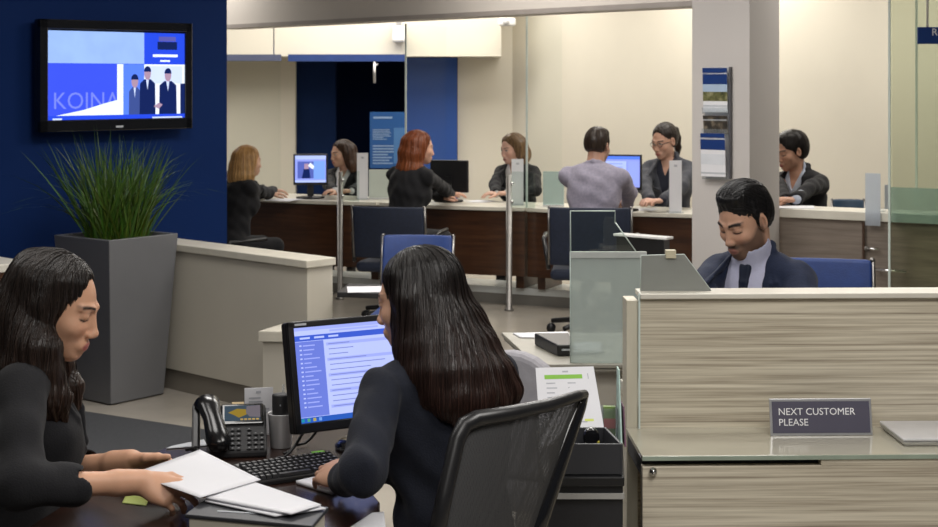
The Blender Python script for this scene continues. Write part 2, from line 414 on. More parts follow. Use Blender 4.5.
# ================================================================ lights of the room, with an added fill for the faces
def area(loc, size, power, col=(1,.95,.87), target=None, sy=None):
    l = bpy.data.lights.new('overhead_light', 'AREA'); l.energy = power; l.color = col; l.shape = 'RECTANGLE'; l.size = size; l.size_y = sy or size
    o = bpy.data.objects.new('overhead_light', l); COL.objects.link(o); o.location = loc
    if target is not None:
        o.rotation_euler = (Vector(target)-Vector(loc)).to_track_quat('-Z', 'Y').to_euler()
    o['category'] = 'light'; o['label'] = 'unseen area light below the ceiling'
    return o
WARM = (1,.955,.885); COOL = (1,.97,.93)
area((-.6,13.2,2.74), 2.6, 46, WARM, sy=.9)
area((1.6,11.6,2.74), 1.6, 42, WARM)
area((-2.6,12.6,2.74), 1.2, 27, WARM)
area((2.9,9.3,2.74), 1.3, 34, WARM)
area((.4,9.6,2.74), 1.3, 30, WARM)
area((.5,7.2,2.74), 1.1, 38, COOL)
area((.9,4.9,2.74), .9, 22, COOL)
area((1.1,2.4,2.74), .9, 34, COOL)
area((-.9,3.6,2.74), .7, 12, COOL)
area((-.1,1.2,2.74), 1.0, 26, COOL)  # unseen fill, added to brighten the faces at the front
area((-2.3,3.9,2.74), .8, 10, COOL)
area((-.9,6.2,2.74), .9, 30, COOL)
w = bpy.data.worlds.new('world'); SC.world = w; w.use_nodes = True
w.node_tree.nodes['Background'].inputs['Color'].default_value = (.75,.8,.9,1); w.node_tree.nodes['Background'].inputs['Strength'].default_value = .06

# ================================================================ camera
cam = bpy.data.cameras.new('camera'); co = bpy.data.objects.new('camera', cam); COL.objects.link(co)
co.location = (0,0,EYE); co.rotation_euler = (PI/2,0,0)
cam.sensor_width = 36; cam.sensor_fit = 'HORIZONTAL'; cam.lens = 36*F/938; cam.shift_y = -(263.5-VH)/938; cam.clip_start = .05
cam.dof.use_dof = True; cam.dof.focus_distance = 4.0; cam.dof.aperture_fstop = 11
SC.camera = co
SC.view_settings.view_transform = 'Standard'; SC.view_settings.look = 'None'; SC.view_settings.gamma = 1
SC.view_settings.use_curve_mapping = False; SC.view_settings.exposure = 0.3
# ================================================================ television and planter
tv_c = Vector(((-2.268-1.583)/2, (7.89+8.57)/2, (PZ(18,7.89)+PZ(132,7.89)+PZ(24,8.57)+PZ(129,8.57))/4))
ex = Vector((.71,.705,0)).normalized(); ez = Vector((0,0,1)); ny = Vector((ex.y,-ex.x,0))
t = thing('television', 'black framed flat television on the blue wall showing men in suits', 'television', tv_c)
R = Matrix((ex, -ny, ez)).transposed()
TW, TH = .955, .60
m = MB(); m.box(-ny*.03, (TW, .045, TH), R); obj('casing', m, blackgl, t, .008)
m = MB()
for s_ in (-1, 1): m.box(ex*s_*(TW/2-.024)+ny*.001, (.048, .03, TH), R)
m.box(ez*(TH/2-.026)+ny*.001, (TW, .03, .052), R); m.box(-ez*(TH/2-.032)+ny*.001, (TW, .03, .064), R); obj('bezel', m, blackgl, t, .006)
m = MB(); m.box(-ny*.064, (.3,.022,.25), R); obj('wall_bracket', m, blackpl, t)
SM = frame_M(ny*.004-ez*.004, ex, ez)
s = Screen(SM, TW-.094, TH-.112)
tb1, tb2 = em('screen royal blue', (.022,.07,.75), 1.), em('screen pale sky', (.33,.50,.95), .95, .12)
tb3, twh, tdk = em('screen violet blue', (.045,.085,.80), 1.05), em('screen white', (.80,.88,1.), 1.05), em('screen navy', (.008,.018,.10), 1.)
tsk, tkn, tsm = em('screen skin', (.45,.30,.42), .9), em('screen wordmark', (.17,.22,.92), 1.05), em('screen shirt', (.62,.72,1.), 1.)
tmid = em('screen cornflower', (.10,.22,.92), 1.)
s.rect(0,0,1,1,tb1); s.rect(0,.645,.69,1,tb2); s.rect(0,.07,.5,.64,tb3); s.text('KOINA', .035, .145, .128, tkn)
s.poly([(.06,.07),(.25,.13),(.4,.20),(.5,.24),(.5,.07)], twh)
s.rect(.49,.07,1,.64,twh); s.rect(.535,.07,.69,.64,tmid); s.rect(.70,.42,.98,.62,tsm)
def suit(cx_, w_, top, m_=tdk):
    s.poly([(cx_-w_,.07),(cx_+w_,.07),(cx_+w_*.95,top-.13),(cx_+w_*.4,top-.08),(cx_-w_*.4,top-.08),(cx_-w_*.95,top-.13)], m_)
    s.poly([(cx_-w_*.2,top-.08),(cx_+w_*.16,top-.08),(cx_,top-.2)], tsm)
    s.poly([(cx_+.026*math.cos(q/10*2*PI), top-.015+.075*math.sin(q/10*2*PI)) for q in range(10)], tsk)
    s.poly([(cx_+.028*math.cos(q/6*PI), top+.005+.065*math.sin(q/6*PI)) for q in range(7)], tdk)
suit(.62,.045,.46,em('screen slate', (.06,.10,.35), .8)); suit(.715,.06,.55); suit(.87,.068,.53); s.rect(.965,.07,1,.42,tdk)
s.poly([(.76,.16),(.80,.20),(.83,.18),(.80,.13)], tsk)
s.rect(.79,.81,.94,.90,tdk); s.rect(.80,.905,.93,.96,em('screen grey violet',(.10,.10,.4),1.)); s.rect(.755,.725,.945,.755,twh); s.rect(.81,.67,.885,.69,twh)
s.rect(0,0,1,.065,tb1); s.rect(.035,.025,.10,.042,tsm); s.rect(.75,.022,.98,.04,tsm)
s.make('screen', t)
m = MB(); m.box(ny*.017-ez*(TH/2-.022), (.045,.001,.010), R); obj('maker_mark', m, papergrey, t)

z1 = .835
pl = thing('planter', 'tall grey tapered square planter standing before the blue wall', 'planter', (-1.82,7.74,0), math.radians(52))
m = MB(); b0, b1, z1 = .17, .222, .835
m.add([(-b0,-b0,0.006),(b0,-b0,0.006),(b0,b0,0.006),(-b0,b0,0.006),(-b1,-b1,z1),(b1,-b1,z1),(b1,b1,z1),(-b1,b1,z1),
       (-b1+.02,-b1+.02,z1),(b1-.02,-b1+.02,z1),(b1-.02,b1-.02,z1),(-b1+.02,b1-.02,z1),(-b1+.02,-b1+.02,z1-.08),(b1-.02,-b1+.02,z1-.08),(b1-.02,b1-.02,z1-.08),(-b1+.02,b1-.02,z1-.08)],
      [(3,2,1,0),(0,1,5,4),(1,2,6,5),(2,3,7,6),(3,0,4,7),(4,5,9,8),(5,6,10,9),(6,7,11,10),(7,4,8,11),(8,9,13,12),(9,10,14,13),(10,11,15,14),(11,8,12,15)])
obj('shell', m, plantergrey, pl, .004)
m = MB(); m.bb((-.185,-.185,z1-.1), (.185,.185,z1-.07)); obj('soil', m, pm('soil', (.03,.022,.015), .9, var=.4, nscale=60), pl)
gm, nt, out = _nt('grass blade'); N = nt.nodes; L = nt.links
b = N.new('ShaderNodeBsdfPrincipled'); b.inputs['Roughness'].default_value = .45; at = N.new('ShaderNodeAttribute'); at.attribute_name = 'Col'
no = N.new('ShaderNodeTexNoise'); no.inputs['Scale'].default_value = 12; mv = N.new('ShaderNodeVectorMath'); mv.operation = 'SCALE'
mr = N.new('ShaderNodeMapRange'); mr.inputs['To Min'].default_value = .8; mr.inputs['To Max'].default_value = 1.2
L.new(no.outputs['Fac'], mr.inputs['Value']); L.new(mr.outputs['Result'], mv.inputs['Scale']); L.new(at.outputs['Color'], mv.inputs[0]); L.new(mv.outputs['Vector'], b.inputs['Base Color'])
L.new(b.outputs['BSDF'], out.inputs['Surface'])
gp = thing('ornamental_grass', 'tall green grass plant growing in the grey planter', 'plant', (-1.82,7.74,z1-.0695))
m = MB(); gc = []
r_ = random.Random(3)
for i in range(420):
    a = r_.uniform(0, 2*PI); rr = .135*math.sqrt(r_.random()); bx, by = rr*math.cos(a), rr*math.sin(a)
    ln = r_.uniform(.38,.66); lean = r_.gauss(0,.20)+ (bx*.9); ly = r_.gauss(0,.17)+by*.7
    droop = r_.uniform(.0,.22) if r_.random() < .75 else r_.uniform(.3,.7)
    ld = Vector((lean, ly, 1)).normalized(); hd = Vector((lean, ly, 0)); hd = hd.normalized() if hd.length > .01 else Vector((1,0,0))
    if lean < 0 and abs(lean) > .45: lean *= .6
    w_ = r_.uniform(.0035,.0065); sd = Vector((math.cos(a*3), math.sin(a*3)*.5, 0)).normalized()*w_
    K = 7; vs = []
    for k in range(K):
        q = k/(K-1); p = Vector((bx,by,0))+ld*(ln*q)+hd*(droop*ln*q*q*.9)-Vector((0,0,1))*(droop*ln*.75*q**3)
        ww = (1-q**2.2)*(.55+.9*q if q < .5 else 1.0)
        vs += [p-sd*ww, p+sd*ww]
    if min((Vector((.0,.0,0))+q).dot(Vector((.705,-.71,0))) for q in vs) < -.36: continue
    m.add(vs, [(2*k,2*k+1,2*k+3,2*k+2) for k in range(K-1)], 0, True)
    g = r_.uniform(.6,1.25); yl = r_.random()
    for k in range(K):
        q = k/(K-1); c = (.036*g+.07*(1-q)*yl, .088*g+.045*(1-q), .010*g); gc += [c, c]
o = obj('leaves', m, gm, gp); at_ = o.data.color_attributes.new('Col', 'FLOAT_COLOR', 'POINT')
at_.data.foreach_set('color', [x for c in gc for x in (*c, 1)])

# left counter against the blue wall
cl = Vector((PX(31,6.85), 6.85, 0)); cd = Vector((-.72,-.69,0)); cn = Vector((-.69,.72,0))
t = thing('counter', 'brown counter with pale stone top at the left edge of the room', 'counter')
def qd(z0, z1, o_, l, dpt, m):
    a = cl+cd*o_; return m.prism([a[:2], (a+cd*l)[:2], (a+cd*l+cn*dpt)[:2], (a+cn*dpt)[:2]], z0, z1)
obj('body', qd(0, PZ(270,6.85), .03, 1.5, .42, MB()), darkwood, t); obj('top', qd(PZ(270,6.85), PZ(262,6.85), 0, 1.6, .45, MB()), cappale, t, .004)

# low plinth in front of the divider end
t = thing('low_cabinet', 'low beige cabinet with pale top beside the dividing wall end', 'cabinet')
a = P(258,331,6.75); a.z = 0; la, lb = wd, wn
b_ = a+Vector((.62,-.02,0))
m = MB(); m.prism([(a.x+.02,a.y+.02), (b_.x,b_.y), (b_.x+.05,b_.y+.2), (a.x+.09,a.y+.2)], .11, PZ(342,6.75)); obj('body', m, wallbeige, t)
m = MB(); m.prism([(a.x,a.y), (b_.x+.02,b_.y-.02), (b_.x+.07,b_.y+.22), (a.x+.09,a.y+.22)], PZ(342,6.75), PZ(331,6.75)); obj('top', m, capbeige, t, .004)
m = MB(); m.prism([(a.x+.03,a.y+.035), (b_.x,b_.y+.015), (b_.x+.05,b_.y+.19), (a.x+.10,a.y+.19)], 0, .11); obj('plinth', m, baseb, t)

# ================================================================ service counter along the back (three stations)
DA = Vector((.914,-.407,0)); DN = Vector((.407,.914,0)); O0 = Vector((-.96,11.3,0))
def lp(u, off=0.):
    """point where the sight line of column u meets the counter line shifted back by off"""
    o = O0+DN*off; k = (u-CX)/F                      # X = k*Y
    tt = (k*o.y-o.x)/(DA.x-k*DA.y); return o+DA*tt
ZT = .72
def station(u0, u1, label, gap=0., depth=.47, bulge=.06):
    t = thing('service_desk', label, 'desk', group='service desks of the back row')
    a, b = lp(u0), lp(u1); Lg = (b-a).length
    fr = []
    for i in range(13):
        q = i/12; fr.append(a+DA*(Lg*q)-DN*(bulge*math.sin(PI*q)))
    poly = [p[:2] for p in fr]+[(b+DN*depth)[:2], (a+DN*depth)[:2]]
    m = MB(); m.prism(poly, ZT-.028, ZT); obj('worktop', m, cappale, t, .004)
    m = MB(); p2 = [(p+DN*.03)[:2] for p in fr]+[(b+DN*.10)[:2], (a+DN*.10)[:2]]; m.prism(p2, .225, ZT-.028); obj('front_panel', m, darkwood, t)
    for q in (.06, .94):
        m = MB(); pp = a+DA*(Lg*q)+DN*.28; m.box(pp+Vector((0,0,(ZT-.03+.126)/2)), (.06,.34,ZT-.03-.126), rotz(math.atan2(DA.y,DA.x))); obj('support', m, darkwood, t)
    return t, a, b
S1 = station(243, 376, 'left service desk of the back row, dark wood front, before the blue booth')
S2 = station(379, 523, 'middle service desk of the back row, dark wood front with a black screen')
S3 = station(526, 699, 'right service desk of the back row, dark wood front beside the pillar')
m = MB(); a, b = lp(236,.16), lp(705,.16)
m.prism([a[:2], b[:2], (b+DN*.31)[:2], (a+DN*.31)[:2]], 0, .075); m.prism([(a-DN*.01)[:2], (b-DN*.01)[:2], (b+DN*.31)[:2], (a+DN*.31)[:2]], .075, .125, 1)
struct('trim_5', m, [pm('grey plinth', (.20,.19,.17), .4), pm('pale plinth top', (.60,.62,.60), .3)], label='grey plinth under the back service desks')

def post(u, vtop, label, u2, vt2):
    t = thing('glass_post', label, 'post'); p = lp(u, -.13)
    zt = PZ(vtop, p.y); m = MB(); m.lathe([(.032,0),(.032,.012),(.021,.014),(.021,zt),(.0,zt+.001)], p, 16); obj('pole', m, poststeel, t)
    m = MB(); q = p+DA*.022; e = lp(u2, -.13); zz = PZ(vt2, e.y); m.slab([q+Vector((0,0,ZT+.01)), e+Vector((0,0,ZT+.01)), e+Vector((0,0,zz)), q+Vector((0,0,zz))], DN, .010); obj('glass_panel', m, clear2, t)
    for z in (ZT+.05, zt-.06): m = MB(); m.ball(q+Vector((0,0,z)), .014, seg=10); obj('clamp', m, chrome, t)
post(340, 172, 'slim steel post with low glass, left of the redhead customer', 359, 171)
post(509, 175, 'slim steel post with low glass beside the white leaflet stand', 535, 172)

def fin(u, off0, off1, v_top, label):
    t = thing('glass_screen', label, 'glass screen'); p = lp(u, off0); q = p+DN*(off1-off0)
    z1 = PZ(v_top, p.y); m = MB(); m.slab([p+Vector((0,0,ZT)), q+Vector((0,0,ZT)), q+Vector((0,0,z1)), p+Vector((0,0,z1))], DA, .01); obj('pane', m, clear, t)
    m = MB(); m.slab([p+DA*.007-DN*.004+Vector((0,0,ZT)), p-DA*.007-DN*.004+Vector((0,0,ZT)), p-DA*.007-DN*.004+Vector((0,0,z1)), p+DA*.007-DN*.004+Vector((0,0,z1))], DN, .006); obj('edge', m, glassedge, t)
fin(406, .02, .72, 24, 'tall clear glass screen between the left and middle service desks')
fin(527, .02, .72, 14, 'tall clear glass screen between the middle and right service desks')

# rails, booth header and door handle
m = MB(); m.bb((-1.665,13.80,PZ(61.5,13.9)), (-.585,13.93,PZ(54.5,13.9))); tag(obj('booth_header', m, pm('mid blue header', (.02,.05,.19), .5)), 'blue header rail over the dark blue booth', 'rail')
t = thing('hanging_rail', 'short slate blue rail hung on a thin rod beside the booth', 'rail', (0,0,0))
m = MB(); m.bb((PX(222,13.6),13.55,PZ(61,13.6)), (PX(281,13.6),13.63,PZ(54.5,13.6))); obj('bar', m, pm('slate rail', (.085,.10,.17), .5), t)
x = PX(274,13.6); m = MB(); m.tube([(x,13.59,PZ(55,13.6)),(x,13.59,2.8)], .006); obj('rod', m, steel, t)
m = MB(); m.bb((PX(281,13.6)-.02,13.57,.02), (PX(281,13.6),13.6,PZ(61,13.6))); m.bb((PX(225,13.6),13.575,.02), (PX(281,13.6)-.02,13.59,PZ(61,13.6))); obj('glass_pane', m, clear, t)
t = thing('hanging_pull', 'small metal pull hanging below the blue header', 'handle', (PX(374.5,13.78),13.78,0))
m = MB(); m.tube([(0,0,PZ(62,13.8)),(0,0,PZ(83,13.8))], .013); obj('bar', m, alu, t); m = MB(); m.tube([(0.03,0.02,PZ(64,13.8)),(0,0,PZ(66,13.8))], .008); obj('stud', m, alu, t)
t = thing('wall_speaker', 'small white box speaker on the bulkhead above the booth', 'speaker', P(399,34,13.88))
m = MB(); m.box((0,0,0), (.13,.11,.15), taper=.9); obj('casing', m, whitepl, t, .02); m = MB(); m.box((0,0,.09), (.05,.06,.05)); obj('bracket', m, alu, t)
t = thing('security_camera', 'small white security camera in the ceiling corner', 'camera', P(507,22,13.7))
m = MB(); m.box((0,0,0), (.16,.1,.075)); obj('casing', m, whitepl, t, .02); m = MB(); m.ball((-.01,-.05,0), (.03,.02,.03)); obj('lens', m, pm('dull lens', (.5,.5,.5), .2), t)
m = MB(); m.box((0,.1,.02), (.03,.2,.03)); obj('bracket', m, whitepl, t)

def lines(mb, M, w, h, n, x0, x1, y0, y1, mi, th=.35, r=random.Random(5)):
    for i in range(n):
        y = y1-(y1-y0)*(i+.5)/n; e = x0+(x1-x0)*r.uniform(.55,1); hh = (y1-y0)/n*th/2
        mb.add([M@Vector((px*w-w/2, py*h-h/2, .0012)) for px, py in ((x0,y-hh),(e,y-hh),(e,y+hh),(x0,y+hh))], [(0,1,2,3)], mi)
# blue display board standing in the booth
Yb = 13.4; t = thing('display_board', 'blue information board with pale text standing in the booth', 'board', P(387.5,168,Yb))
wb, hb = 35*Yb/F, 56*Yb/F; m = MB(); m.bb((-wb/2,-.01,0), (wb/2,.01,hb)); obj('panel', m, pm('board blue', (.02,.11,.36), .5, var=.04, nscale=3), t)
m = MB(); M = frame_M((0,-.0105,hb/2), (1,0,0), (0,0,1)); lt = pm('board print', (.28,.42,.66), .6)
lines(m, M, wb, hb, 1, .1, .75, .87, .93, 0, .6); lines(m, M, wb, hb, 7, .08, .62, .50, .70, 0, .5); lines(m, M, wb, hb, 7, .08, .8, .06, .42, 0, .5)
obj('printed_text', m, lt, t, kind='stuff'); m = MB(); m.bb((-wb/2+.02,.0,-P(387,168,Yb).z), (wb/2-.02,.02,0)); obj('stand', m, navypaint, t)
m = MB(); m.bb((wb*.18,-.0125,hb*.08), (wb*.5,-.0115,hb*.72)); obj('side_column', m, pm('board lighter blue', (.08,.22,.50), .5), t)

# ---------------------------------------------------------------- screens on the back desks
def on_desk(u, v): return None
def monitor(name_label, cx_, Y, vb, vt, wid, yaw, content, tilt=.0):
    """flat screen standing on a back desk; yaw is the way the display faces (0 = towards the camera)"""
    zb, zt = PZ(vb, Y), PZ(vt, Y); h = zt-zb; p = Vector((PX(cx_, Y), Y, ZT))
    t = thing('computer_monitor', name_label, 'monitor', p, yaw)
    zc = (zb+zt)/2-ZT
    m = MB(); m.box((0,.012,zc), (wid,.03,h)); obj('casing', m, blackpl, t, .004)
    m = MB(); m.box((0,.035,(zc)/2+.0), (.05,.025,zc)); obj('neck', m, blackpl, t); m = MB(); m.lathe([(.11,0),(.11,.012),(.03,.018)], (0,.03,0), 20); obj('foot', m, blackpl, t)
    s = Screen(frame_M((0,-.0035,zc+.004), (1,0,0), (0,0,1)), wid-.026, h-.032); content(s); s.make('screen', t); return t
sl, slv = em('desk screen pale', (.46,.56,1.), .95), em('desk screen lavender', (.30,.36,.92), .95)
def scr_a(s):
    s.rect(0,0,1,1,slv); s.rect(0,.86,1,1,sl); s.rect(.08,.15,.6,.78,em('desk screen dusk',(.10,.14,.5),.9)); s.rect(.6,.12,.97,.8,em('desk screen azure',(.22,.40,.95),.9))
    s.poly([(.22,.15),(.5,.15),(.46,.5),(.28,.5)], tdk); s.poly([(.30,.5),(.44,.5),(.44,.7),(.30,.7)], tsk); s.poly([(.42,.62),(.58,.48),(.62,.6),(.5,.74)], twh); s.rect(0,0,1,.08,sl)
def scr_b(s):
    s.rect(0,0,1,1,slv); s.rect(0,.9,1,1,tmid); s.rect(.04,.06,.62,.84,sl); s.rect(.68,.1,.96,.84,em('desk screen periwinkle',(.34,.42,1.),.9))
    for i in range(6): s.rect(.1,.74-i*.11,.52,.77-i*.11,slv)
def scr_c(s): s.rect(0,0,1,1,slv); s.rect(.05,.1,.9,.85,sl)
monitor('lit monitor on the left back desk beside the brunette clerk', 310.5, 11.52, 185, 154, .262, .12, scr_a)
monitor('black monitor seen from behind on the middle back desk', 450, 11.26, 192, 160, .30, PI-.35, scr_c)
monitor('lit monitor between the grey shirted man and the ponytailed clerk', 622, 10.43, 190, 154.5, .275, -.25, scr_b)

def leaflet_stand(u, Y, vt, w_px, label, zb=None):
    zb = ZT if zb is None else zb; p = Vector((PX(u, Y), Y, zb)); h = PZ(vt, Y)-zb; w = w_px*Y/F
    t = thing('leaflet_stand', label, 'leaflet stand', p, .1, 'leaflet stands on the back desks'); m = MB(); m.box((0,0,h/2), (w,.008,h)); obj('sheet', m, paper, t)
    m = MB(); m.box((0,.012,.006), (w*1.1,.10,.012)); obj('base', m, acrylic, t)
    m = MB(); m.box((0,-.0052,h*.9), (w*.25,.0015,h*.04)); obj('print', m, ink, t)
    return t
leaflet_stand(517.5, 10.9, 159, 12, 'white leaflet stand in front of the blonde clerk')
leaflet_stand(675.5, 10.27, 160.5, 12.5, 'white leaflet stand in front of the ponytailed clerk')
leaflet_stand(362.5, 11.42, 153, 11, 'white leaflet stand beside the brunette clerk')
# small white counter screens
def flat_screen(u0, u1, Y, vt, label, mat=None):
    t = thing('counter_screen', label, 'screen', (PX((u0+u1)/2,Y), Y, ZT)); w = (u1-u0)*Y/F; h = PZ(vt,Y)-ZT
    m = MB(); m.box((0,0,h/2+.004), (w,.012,h)); obj('pane', m, mat or frost_w, t); m = MB(); m.box((0,0,.006), (w,.05,.012)); obj('foot', m, alu, t)
frost_w = glass('frosted white glass', (.8,.83,.8), .05, .75, (.66,.70,.66), .2)
flat_screen(369, 396, 11.45, 170, 'frosted white screen on the left back desk')
flat_screen(543, 564, 10.8, 172, 'low clear tinted screen left of the grey shirted man', teal)
def sheet(u, v, z, w, h, yaw, label, mat=None, name='paper_sheet', t=.0015, grp=None):
    Y = PY(v, z); o = obj(name, MB().bb((-w/2,-h/2,0), (w/2,h/2,t)), mat or paper); o.location = (PX(u,Y), Y, z+.0006); o.rotation_euler = (0,0,yaw); return tag(o, label, 'paper', grp or 'papers on the back desks')
sheet(283, 200.0, ZT, .22, .26, -.4, 'white paper under the blonde customer hand on the back desk')
sheet(481, 201.5, ZT, .16, .2, -.4, 'white paper between the redhead customer and the blonde clerk')
sheet(640, 209.5, ZT, .22, .2, -.4, 'white paper between the grey shirted man and the ponytailed clerk')
# dark pedestal with pale top beside the grey shirted man
t = thing('pedestal', 'dark pedestal with thin pale top behind the glass screens', 'cabinet', P(622,231,8.75)*1); t.location.z = 0
zz = PZ(235,8.7); m = MB(); m.prism([(-.03,.02),(.22,-.19),(.26,-.13),(.03,.07)], 0, zz-.012); obj('body', m, blackpl, t)
m = MB(); m.prism([(-.05,.02),(.23,-.215),(.28,-.155),(.01,.075)], zz-.012, zz+.002); obj('top', m, whitepl, t, .003)

# ================================================================ pillar brochures
fc = c0+ta*.205; fx = -ta; fn = Vector((-tb.x,-tb.y,0))
t = thing('brochure_rack', 'grey wall rack holding brochures on the pillar', 'rack', fc+fn*.004)
Yp = 8.62; z0, z1 = PZ(178,Yp), PZ(67,Yp)
def fslab(x0, x1, za, zb, th, off, tilt=0., m=None, mi=0):
    m = m or MB(); a = fx*x0+fn*off; b = fx*x1+fn*off
    return m.slab([a+ez*za, b+ez*za, b+ez*zb+fn*tilt, a+ez*zb+fn*tilt], fn, th, mi)
rk = 1.18
obj('back_plate', fslab(-.06*rk,.085*rk,z0,z1,.006,0), alu, t)
for za in (z0, PZ(134,Yp), PZ(112.5,Yp)):
    m = MB(); fslab(-.062*rk,.075*rk,za-.004,za+.03,.003,.034,.004,m); fslab(-.062*rk,.075*rk,za-.006,za-.003,.03,.017,0,m); obj('pocket', m, acrylic, t)
m = MB(); fslab(.077*rk,.085*rk,z0,z1,.03,.012,0,m); obj('side_edge', m, pm('dark rack edge', (.08,.08,.09), .4), t)
navy = pm('brochure navy', (.008,.035,.16), .35, var=.05); photo1 = ramp_mat('brochure photo greens', [(.3,(.03,.035,.015)),(.5,(.13,.13,.05)),(.7,(.35,.33,.2))], 30, (1,1,1), .35)
photo2 = ramp_mat('brochure photo dark', [(.35,(.01,.012,.014)),(.55,(.05,.04,.03)),(.75,(.30,.25,.18))], 26, (1,1,1), .35)
bsky = pm('brochure sky', (.36,.46,.60), .4)
def brochure(va, vb, off, label, bands):
    b = thing('brochure', label, 'brochure', fc+fn*off, 0, 'brochures in the pillar rack'); za, zb = PZ(vb,Yp), PZ(va,Yp); W = .07*rk
    obj('cover', fslab(-W+.012,W,za,zb,.004,.012,.012), paper, b)
    for (f0, f1, mt, nm) in bands:
        a_ = za+(zb-za)*f0; b__ = za+(zb-za)*f1; k0, k1 = .012*f0, .012*f1
        m = MB(); p0 = fx*(-W+.012)+fn*(.0145+k0); p1 = fx*W+fn*(.0145+k0)
        m.slab([p0+ez*a_, p1+ez*a_, p1+ez*b__+fn*(k1-k0), p0+ez*b__+fn*(k1-k0)], fn, .001); obj(nm, m, mt, b)
brochure(68, 112, .012, 'topmost brochure on the pillar with navy band and landscape picture', [(.63,1,navy,'title_band'),(.25,.46,photo1,'picture'),(.46,.63,bsky,'sky_band'),(.86,.89,paper,'title_text'),(.12,.16,papergrey,'footer_mark')])
brochure(115.5, 134, .006, 'dark picture brochure in the middle of the pillar rack', [(0,1,photo2,'picture'),(.72,.8,papergrey,'title_text')])
brochure(133, 176, .040, 'lowest brochure on the pillar, navy top and white base', [(.62,1,navy,'title_band'),(.86,.9,paper,'title_text'),(.06,.1,papergrey,'footer_mark'),(.28,.52,pm('faint figure', (.62,.64,.68), .6),'emblem')])

# ================================================================ right hand counter
ZR = PZ(212.5,8.6)
ra, rb = Vector((PX(777,8.88),8.88,0)), Vector((PX(990,8.3),8.3,0)); rd = (rb-ra).normalized(); rn = Vector((-rd.y,rd.x,0))
t = thing('reception_counter', 'grey brown reception counter with pale top right of the pillar', 'counter')
def rq(o0, o1, z0_, z1_, l0=0., l1=0., m=None): 
    a, b = ra+rd*l0, rb+rd*l1; return (m or MB()).prism([(a+rn*o0)[:2],(b+rn*o0)[:2],(b+rn*o1)[:2],(a+rn*o1)[:2]], z0_, z1_)
obj('worktop', rq(0,.26,ZR-.052,ZR), cappale, t, .004)
obj('front_panel', rq(.03,.10,.0,ZR-.052), greybrown, t)
LR = (rb-ra).length
def rpt(u, off, z):
    o = ra+rn*off; k = (u-CX)/F; tt = (k*o.y-o.x)/(rd.x-k*rd.y); q = o+rd*tt; q.z = z; return q
for (u0, u1, v_) in ((872,906,270),):
    m = MB(); Yh = rpt(890,.0,0).y; a, b = rpt(u0,-.03,PZ(v_,Yh)), rpt(u1,-.03,PZ(v_,Yh)); m.tube([a,b], .009); 
    for q in (a.lerp(b,.15), a.lerp(b,.85)): m.tube([q, q+rn*.07], .007)
    obj('handle', m, chrome, t)
m = MB(); q = rpt(866,-.0,PZ(249,8.6)); m.tube([q, q+rn*.04], .012); m.tube([q-ez*.0, q+rd*.07], .008); obj('lever', m, chrome, t)
m = MB(); a = rpt(863,.02,0); m.bb((a.x-.002,a.y-.02,.05), (a.x+.002,a.y+.02,ZR-.06)); obj('seam', m, darkwood, t)
def rpanel(u0, u1, off, v0, v1, name, label, mat, edge=True, th=.01):
    t = thing('glass_partition', label, 'glass screen'); a, b = rpt(u0,off,0), rpt(u1,off,0); za = max(.0, PZ(v1,a.y)); zb = min(2.79, PZ(v0,a.y))
    m = MB(); m.slab([a+ez*za,b+ez*za,b+ez*zb,a+ez*zb], rn, th); obj('pane', m, mat, t)
    if edge:
        m = MB(); m.slab([a-rd*.006+ez*za,a+rd*.006+ez*za,a+rd*.006+ez*zb,a-rd*.006+ez*zb], rn, th+.004); obj('edge', m, glassedge, t)
    return t
tg = glass('green tinted glass', (.90,.925,.85), .05)
rpanel(889.5, 975, -.12, -20, 420, 'p', 'tall green tinted glass partition at the right edge of the room', tg)
rpanel(916.5, 985, .20, -20, 207, 'p', 'second tall glass partition behind the blue hanging sign', clear)
rpanel(888.5, 980, -.05, 187, 222, 'p', 'low teal glass screen on the reception counter', teal, False, .012)
p = rpt(876,.06,ZR); t = thing('leaflet_stand', 'clear white leaflet stand on the reception counter edge', 'leaflet stand', p, math.atan2(rd.y,rd.x)); hh = PZ(170,p.y)-ZR+.06
m = MB(); m.box((0,-.075,hh/2-.075), (.085,.008,hh)); obj('sheet', m, glass('milky acrylic',(.8,.83,.87),.08,.6,(.66,.70,.76)), t); m = MB(); m.box((0,.02,.008), (.09,.10,.012)); obj('base', m, acrylic, t); m = MB(); m.box((.06,.02,.085), (.03,.004,.14)); obj('side_card', m, papergrey, t)
p = rpt(797,.12,ZR); o = obj('paper_sheet', MB().bb((-.11,-.10,.0005), (.10,.10,.004)), paper); o.location = p; o.rotation_euler = (0,0,-.2); tag(o, 'white papers under the hand of the clerk beside the pillar', 'paper')
# blue hanging sign
p = rpt(917,-.34,0); Ys = p.y; t = thing('hanging_sign', 'blue hanging sign with white lettering at the top right', 'sign', (PX(917,Ys),Ys,PZ(44,Ys)))
hs = 17*Ys/F; m = MB(); m.bb((0,-.012,0), (.42,.0,hs)); obj('board', m, navy, t, .002)
m = MB(); text_mb('Reception', .055, frame_M((.075,-.0135,hs*.50), (1,0,0), (0,0,1)), m); obj('lettering', m, paper, t)
m = MB()
for x in (.055,.36): m.tube([(x,-.006,hs),(x,-.006,2.8-PZ(44,Ys))], .006)
obj('rod', m, alu, t)
